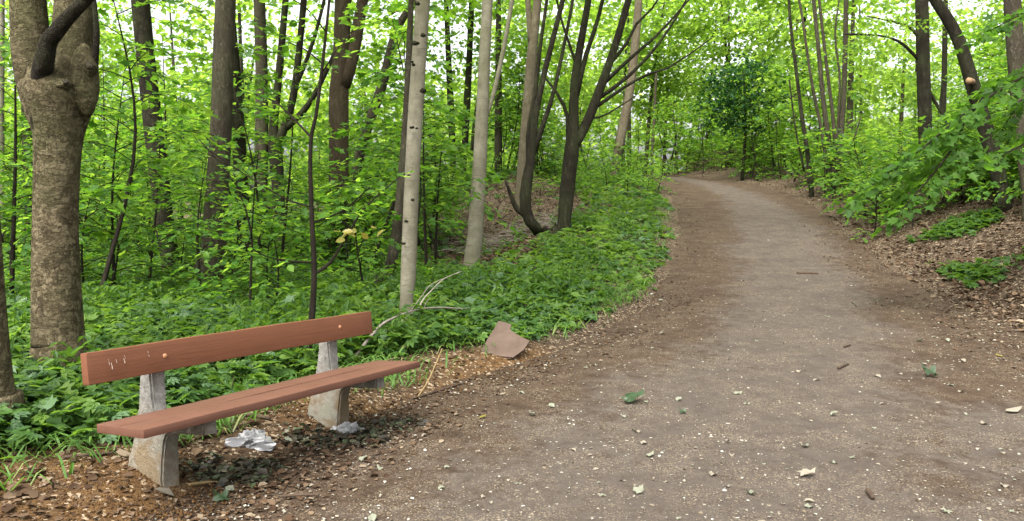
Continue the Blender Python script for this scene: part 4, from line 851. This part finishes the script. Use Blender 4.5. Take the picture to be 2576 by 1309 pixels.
def litter(name, label, n, p, dmin, dmax, xlo, xhi, smin, smax, mat, seed, power=0, lift=.002, tilt=.25, onpath=False, tp=(T_FLK, T_CURL, T_OVAL)):
    Q, rr = sample(n, p, dmin, dmax, xlo, xhi, power, seed); x, d = Q[:, 0], Q[:, 1]; n = len(x); a = rr.uniform(0, 6.28, n)
    z = terrain(x, d) + lift
    inp = (x > f_xl(d) - .1) & (x < f_xr(d) + .1); z = np.where(inp, np.maximum(z, f_zp(d) + .017), z)
    P = np.stack([x, d, z], 1); D = np.stack([np.cos(a), np.sin(a), rr.normal(0, tilt * .4, n)], 1); N = np.array([0, 0, 1.]) + rr.normal(0, tilt, (n, 3))
    s = smin * (smax / smin) ** rr.uniform(0, 1, n) ** 1.6
    me = mesh_np(name, *scatter(list(tp), rr.choice(len(tp), n), P, frames(D, N, s)))
    return tag(link(name, me, mat=mat), label, 'leaf litter', None, 'stuff')
on_path = lambda x, d: ((x > f_xl(d)) & (x < f_xr(d))) * (.35 + .65 * sm(-.3, .4, wav(x, d, 1.1)))
litter('path_litter', 'tiny pale leaf flakes strewn over the whole path', 9500, on_path, 3.3, 34, -.6, .7, .005, .026, M['litter_pale'], 61)
edge = lambda x, d: np.maximum(sm(-.9, -.1, f_xl(d) - x) * sm(.9, .3, f_xl(d) - x), sm(-1.3, -.2, x - f_xr(d)) * (x < f_xr(d) + .8)) * (.4 + .6 * sm(-.3, .4, wav(x, d, 2)))
litter('edge_litter', 'brown broken leaves and twigs gathered along both path edges', 9000, edge, 3.3, 36, -.7, .75, .015, .055, M['litter_brown'], 62)
litter('edge_flakes', 'pale leaf flakes mixed into the brown litter of both path edges', 2600, edge, 4.6, 30, -.7, .75, .01, .04, M['litter_pale'], 68)
litter('bank_litter', 'thick brown leaf litter covering the right bank', 12000, lambda x, d: sm(-.2, .5, x - f_xr(d)) * sm(6.5, 4.5, x - f_xr(d)), 7, 30, .2, .75, .035, .10, M['litter_brown'], 63, 0, .01, .45)
litter('hollow_litter', 'brown fallen leaves lying in the hollow left of the path', 8000, lambda x, d: sm(1.6, 2.6, f_xl(d) - x) * sm(-3.5, -1.5, x), 12.5, 28, -.2, .18, .04, .10, M['litter_brown'], 64, 0, .012, .45)
litter('floor_litter', 'dead leaves lying between the plants of the forest floor', 3500, lambda x, d: sm(.3, .7, f_xl(d) - x), 3.4, 12, -.72, .2, .03, .09, M['litter_brown'], 65, 0, .01, .4)
M['litter_wet'] = leaf_mat('litter_wet', [(0, (.012, .010, .007)), (.6, (.035, .028, .018)), (.85, (.04, .06, .025)), (1, (.10, .085, .06))], [(0, (.01, .012, .006)), (1, (.03, .05, .02))], .1, .5, .3)
litter('wet_litter', 'black rotting leaves piled around the right bench leg and under the seat', 1100, lambda x, d: sm(.25, .7, wet_shade(x, d)), 3.6, 6.2, -.5, .05, .02, .07, M['litter_wet'], 67, 0, .008, .4)
clod_tpl = Tpl([(0, 0, .5), (.5, 0, 0), (.15, .45, .1), (-.4, .3, 0), (-.45, -.25, .08), (.1, -.5, 0), (0, 0, -.4)], [[0, 1, 2], [0, 2, 3], [0, 3, 4], [0, 4, 5], [0, 5, 1], [6, 2, 1], [6, 3, 2], [6, 4, 3], [6, 5, 4], [6, 1, 5]])
o = litter('loose_soil', 'crumbly orange brown earth dug up around the bench feet', 9500, lambda x, d: sm(.12, .7, soil(x, d)) * sm(-.45, -.05, f_xl(d) - x) * (1 - sm(.2, .6, wet_shade(x, d))), 3.2, 8.5, -.7, .1, .004, .022, M['clod'], 66, 0, .0, .5, tp=(clod_tpl,))
o['category'] = 'soil'

# individually placed leaves, sticks and rubbish
def dry_leaf_tpl(lobes, seed):
    r_ = np.random.default_rng(seed); V = [(0, .45, 0)]; n = lobes * 4
    for k in range(n):
        a = k / n * 2 * math.pi; top = math.cos(a)
        rad = (.36 + .12 * top) * (1 + (.38 if lobes > 3 else .12) * math.cos(lobes * a)) * r_.uniform(.85, 1.12)
        V.append((math.sin(a) * rad, .45 + math.cos(a) * rad * 1.1, 0))
    ring2 = [(v[0] * .5 + V[0][0] * .5, v[1] * .5 + V[0][1] * .5, 0) for v in V[1:]]
    V += ring2; f = []
    for k in range(n):
        k2 = (k + 1) % n; f += [[0, 1 + n + k, 1 + n + k2], [1 + n + k, 1 + k, 1 + k2, 1 + n + k2]]
    V = np.array(V); ph = r_.uniform(0, 6, 4)
    V[:, 2] = .10 * np.sin(5 * V[:, 0] + ph[0]) * np.sin(6 * V[:, 1] + ph[1]) + .07 * np.sin(11 * V[:, 0] + ph[2]) + .05 * np.sin(13 * V[:, 1] + ph[3])
    return Tpl(V, f)
T_DRYM, T_DRYO, T_DRYO2 = dry_leaf_tpl(5, 1), dry_leaf_tpl(2, 2), dry_leaf_tpl(3, 3)
def leaf_mesh(seed, tpl, curl):
    r_ = np.random.default_rng(seed); V = tpl.V.copy(); V[:, 2] += curl * (V[:, 0] ** 2 * 1.2 + (V[:, 1] - .5) ** 2) + r_.normal(0, .03, len(V)); V[:, 2] -= V[:, 2].min()
    return mesh_np('fallen_leaf', V, tpl.lens, tpl.idx)
LM = [leaf_mesh(i, t, c) for i, (t, c) in enumerate([(T_DRYO, .5), (T_CURL, .3), (T_DRYM, .6), (T_DRYO2, .8), (T_DRYO, .9)])]
M['leaf_pale_green'] = leaf_mat('leaf_pale_green', [(0, (.10, .105, .075)), (.6, (.15, .155, .115)), (1, (.22, .23, .175))], [(0, (.2, .22, .14)), (1, (.3, .3, .2))], .15, .8, .1)
for k_, m_ in enumerate(LM): m_.materials.append(M['leaf_pale_green' if k_ % 2 == 0 else 'litter_pale'])
Q, rr = sample(230, lambda x, d: ((x > f_xl(d) + .1) & (x < f_xr(d) - .1)) * 1., 3.5, 16, -.5, .66, 0, 71)
def path_z(x, d): return max(float(terrain(x, d)) + .004, float(f_zp(d)) + .0165 if f_xl(d) < x < f_xr(d) else -9)
for i, (x, d) in enumerate(Q):
    o = link('fallen_leaf', LM[i % 5], None, (x, d, path_z(x, d))); s = .022 + .055 * rr.uniform() ** 2.5; o.scale = (s, s, s); o.rotation_euler = (rr.normal(0, .15), rr.normal(0, .15), rr.uniform(0, 6.28))
    tag(o, 'small pale dried leaf lying loose on the brown path', 'leaf', 'pale dried leaves scattered on the path')
def leaf_at(X, Y, size, rz, tilt, label, mat, tpl=T_DRYM, curl=.5, seed=0):
    q = gp(X, Y); me = leaf_mesh(seed, tpl, curl); me.materials.append(mat)
    o = link('fallen_leaf', me, None, (q[0], q[1], path_z(q[0], q[1]))); o.scale = (size,) * 3; o.rotation_euler = (tilt, 0, rz); tag(o, label, 'leaf')
leaf_at(1556, 1022, .19, -1.2, .25, 'dark green crumpled maple leaf lying alone mid path', M['leaf_fallen_green'], T_DRYM, curl=.55, seed=3)
leaf_at(2362, 958, .16, .6, .3, 'curled green and white leaf on the right side of the path', M['leaf_fallen_green'], curl=.9, seed=4)
leaf_at(1725, 1048, .06, .6, .2, 'tiny green leaf to the right of the dark green maple leaf', M['leaf_fallen_green'], curl=1.0, seed=5)
leaf_at(2320, 862, .08, 1.6, .1, 'flat narrow green leaf on the upper right of the path', M['leaf_fallen_green'], T_OVAL, .5, 6)
leaf_at(2002, 1262 - 55, .10, -1.4, .2, 'large pale grey lobed leaf at the lower right of the path', M['litter_pale'], T_DRYM, .3, 7)
leaf_at(2530, 1046, .16, -1.2, .2, 'long pale curled leaf at the right picture edge', M['litter_pale'], T_LANCE, .9, 8)
leaf_at(2520, 902, .07, .3, .2, 'yellow leaf near the right picture edge of the path', M['leaf_yellow'], T_OVAL, .9, 9)
leaf_at(575, 1275, .10, 1.1, .3, 'grey green curled leaf at the bottom in front of the bench', M['leaf_fallen_green'], T_DRYM, .6, 10)
leaf_at(440, 1255, .11, 2.2, .5, 'upright folded grey leaf in front of the left bench leg', M['litter_pale'], T_CURL, 1.5, 11)
leaf_at(1205, 1060, .06, -.9, .2, 'small yellow leaf on the path beyond the bench', M['leaf_yellow'], T_OVAL, .8, 12)
def stick(pts, rad, label, name='stick', mat='stick', lift=.012):
    P = []
    for X, Y in pts:
        q = gp(X, Y); P.append(np.array([q[0], q[1], path_z(q[0], q[1]) + lift]))
    P = np.array(P); c = P[0].copy(); mb = MB(); mb.tube(P - c, [rad, rad * 1.1, rad * .8][:len(P)] if len(P) <= 3 else np.linspace(rad, rad * .5, len(P)), 8, len(P) * 5, .12, int(pts[0][0]))
    return tag(mb.build(name, M[mat], None, True, tuple(c)), label, 'stick')
stick([(2003, 690), (2030, 691), (2058, 692)], .02, 'short thick dark stick lying across the upper path')
stick([(2108, 934), (2118, 929), (2131, 923)], .012, 'short grey brown stick stub on the path, lower of two')
stick([(2122, 879), (2130, 877), (2138, 874)], .010, 'short brown stick stub on the path, upper of two')
stick([(1322, 1049), (1365, 1051), (1410, 1044)], .004, 'thin dark curved twig on the path left of the maple leaf')
stick([(705, 1262), (760, 1260), (803, 1258)], .007, 'pale straight twig on the soil below the bench')
stick([(2182, 1246), (2188, 1256), (2194, 1268)], .013, 'stubby brown bark piece at the bottom of the path')
stick([(475, 1226), (520, 1222), (548, 1220)], .007, 'yellowish peeled twig right of the left bench leg', mat='straw')
stick([(160, 1156), (220, 1150), (290, 1146)], .008, 'dark twig on the soil left of the bench leg')
stick([(1040, 1008), (1110, 985), (1180, 962)], .008, 'dark brown twig along the edge of the soil beyond the bench')
stick([(600, 1048), (640, 1050), (680, 1062)], .012, 'thick brown root under the bench seat')
stick([(2300, 608), (2350, 600), (2410, 580)], .015, 'long dark branch on the litter of the right bank')
# upright straw-coloured stalk
q = gp(1045, 1005); mb = MB(); P = [at(x, y, q[1] + dd) - q for x, y, dd in ((1045, 1005, 0), (1075, 960, .05), (1098, 910, .1), (1112, 876, .12))]
mb.tube(P, [.006, .005, .005, .004], 8, 16, .05, 1); tag(mb.build('dry_stalk', M['straw'], None, True, tuple(q)), 'straw coloured dry stalk standing up from the soil right of the seat', 'stalk')
# pale fallen branch behind the bench
q = gp(880, 915); d0 = q[1]
mb = MB()
def br(pts, w0, w1):
    P = [at(x, y, dd) - q for x, y, dd in pts]; mb.tube(P, np.linspace(w0, w1, len(P)), 8, len(P) * 6, .08, int(pts[0][0]))
br([(876, 918, d0), (905, 880, d0 + .05), (935, 842, d0 + .15), (965, 812, d0 + .3), (1005, 793, d0 + .5), (1055, 777, d0 + .8), (1110, 773, d0 + 1.1), (1165, 776, d0 + 1.4), (1215, 774, d0 + 1.7)], .015, .006)
br([(1050, 778, d0 + .8), (1065, 752, d0 + .9), (1085, 730, d0 + 1.0), (1115, 702, d0 + 1.1), (1160, 682, d0 + 1.2)], .008, .004)
br([(1030, 785, d0 + .7), (1060, 745, d0 + .7), (1085, 715, d0 + .7), (1140, 690, d0 + .8)], .006, .003)
br([(940, 838, d0 + .15), (965, 832, d0 + .3), (990, 828, d0 + .5)], .005, .003)
br([(1005, 815, d0 + .6), (1025, 795, d0 + .6), (1060, 765, d0 + .8)], .005, .003)
br([(1066, 775, d0 + .9), (1072, 760, d0 + 1), (1082, 748, d0 + 1.1)], .004, .002)
tag(mb.build('fallen_branch', M['drywood'], None, True, tuple(q)), 'pale bare fallen branch arching out from behind the bench', 'branch')
# pinkish board in the greenery
q = gp(1262, 893); bmn = bmesh.new()
out = [(1204, 892, 0), (1216, 872, .03), (1228, 850, .06), (1246, 822, .10), (1253, 808, .12), (1272, 812, .12), (1286, 818, .11), (1282, 830, .10), (1306, 846, .07), (1332, 858, .05), (1318, 880, .02), (1290, 900, -.02)]
P = [at(x, y, q[1] + dd * 2.2) - q for x, y, dd in out]
nrm = np.cross(P[4] - P[0], P[9] - P[0]); nrm /= np.linalg.norm(nrm)
if nrm[1] > 0: nrm = -nrm
fr = [bmn.verts.new(p + nrm * .012) for p in P]; bk = [bmn.verts.new(p - nrm * .012) for p in P]
bmn.faces.new(fr); bmn.faces.new(bk[::-1])
for i in range(len(P)): bmn.faces.new((fr[i], bk[i], bk[(i + 1) % len(P)], fr[(i + 1) % len(P)]))
bmesh.ops.recalc_face_normals(bmn, faces=bmn.faces[:]); bmesh.ops.triangulate(bmn, faces=[f for f in bmn.faces if len(f.verts) > 4])
me = bpy.data.meshes.new('broken_board'); bmn.to_mesh(me); bmn.free()
tag(link('broken_board', me, None, tuple(q), M['board']), 'broken pinkish brown board sticking out of the green verge', 'board')
# crumpled plastic bags
def bag(X, Y, wd, hg, dp, seed, label):
    q = gp(X, Y); bm = bmesh.new(); bmesh.ops.create_icosphere(bm, subdivisions=4, radius=1)
    r_ = np.random.default_rng(seed); dirs = r_.normal(0, 1, (14, 3)); dirs /= np.linalg.norm(dirs, axis=1, keepdims=True); cut = r_.uniform(.55, .95, 14)
    ctr = r_.normal(0, 1, (26, 3)); ctr /= np.linalg.norm(ctr, axis=1, keepdims=True); hh = r_.uniform(.55, 1.25, 26)
    for v in bm.verts:
        c = np.array(v.co); dd = np.sort(np.linalg.norm(ctr - c, axis=1)); ii = np.argsort(np.linalg.norm(ctr - c, axis=1))
        w1 = 1 / (dd[:3] ** 2 + .02); k = (w1 * hh[ii[:3]]).sum() / w1.sum()
        k *= .8 + .55 * min(1., (dd[1] - dd[0]) * -2.2 + .6)          # sharp creases where two folds meet
        th = math.atan2(c[1], c[0]); k *= 1 + .3 * math.sin(3 * th + seed) * (1 - abs(c[2])) + .14 * math.sin(7 * th + 2 * seed)
        v.co = Vector((c[0] * k * wd / 2, c[1] * k * dp / 2, max(-.02, c[2] * k * hg * .8 + hg * .12)))
    me = bpy.data.meshes.new('plastic_bag'); bm.to_mesh(me); bm.free()
    for pl in me.polygons: pl.use_smooth = True
    me.set_sharp_from_angle(angle=math.radians(28))
    o = link('plastic_bag', me, None, (q[0], q[1], q[2]), M['plastic']); tag(o, label, 'plastic bag')
bag(634, 1120, .26, .085, .16, 3, 'crumpled grey plastic bag under the middle of the bench')
bag(874, 1090, .19, .065, .13, 6, 'smaller crumpled white plastic bag by the right bench leg')
# brushwood in the hollow and beside the crest
def brush(name, label, X, Y, n, spread, seed, rad=.008, mat='drywood', hgt=.5):
    q = gp(X, Y); rr_ = np.random.default_rng(seed); mb = MB()
    for k in range(n):
        c = rr_.normal(0, 1, 2) * spread * .45; c3 = np.array([c[0], c[1], float(terrain(q[0] + c[0], q[1] + c[1])) - q[2] + rr_.uniform(.02, hgt * .6)]); a = rr_.uniform(0, 6.28); L = rr_.uniform(.4, 1.1) * spread * .7
        dv = np.array([math.cos(a), math.sin(a), rr_.uniform(-.1, .35)])
        mb.tube([c3 - dv * L * .5, c3 + rr_.normal(0, .06, 3), c3 + dv * L * .5 + [0, 0, -.05]], [rad, rad * .8, rad * .3], 5, 8)
    tag(mb.build(name, M[mat], None, True, tuple(q)), label, 'brushwood', None, 'stuff')
brush('brush_pile', 'heap of dry grey twigs in the hollow beside the bowing tree', 1275, 615, 110, 1.5, 4)
brush('dead_brush', 'tangle of bare dark twigs at the right shoulder of the crest', 1850, 420, 90, 4.0, 5, .012, 'stick', 1.6)
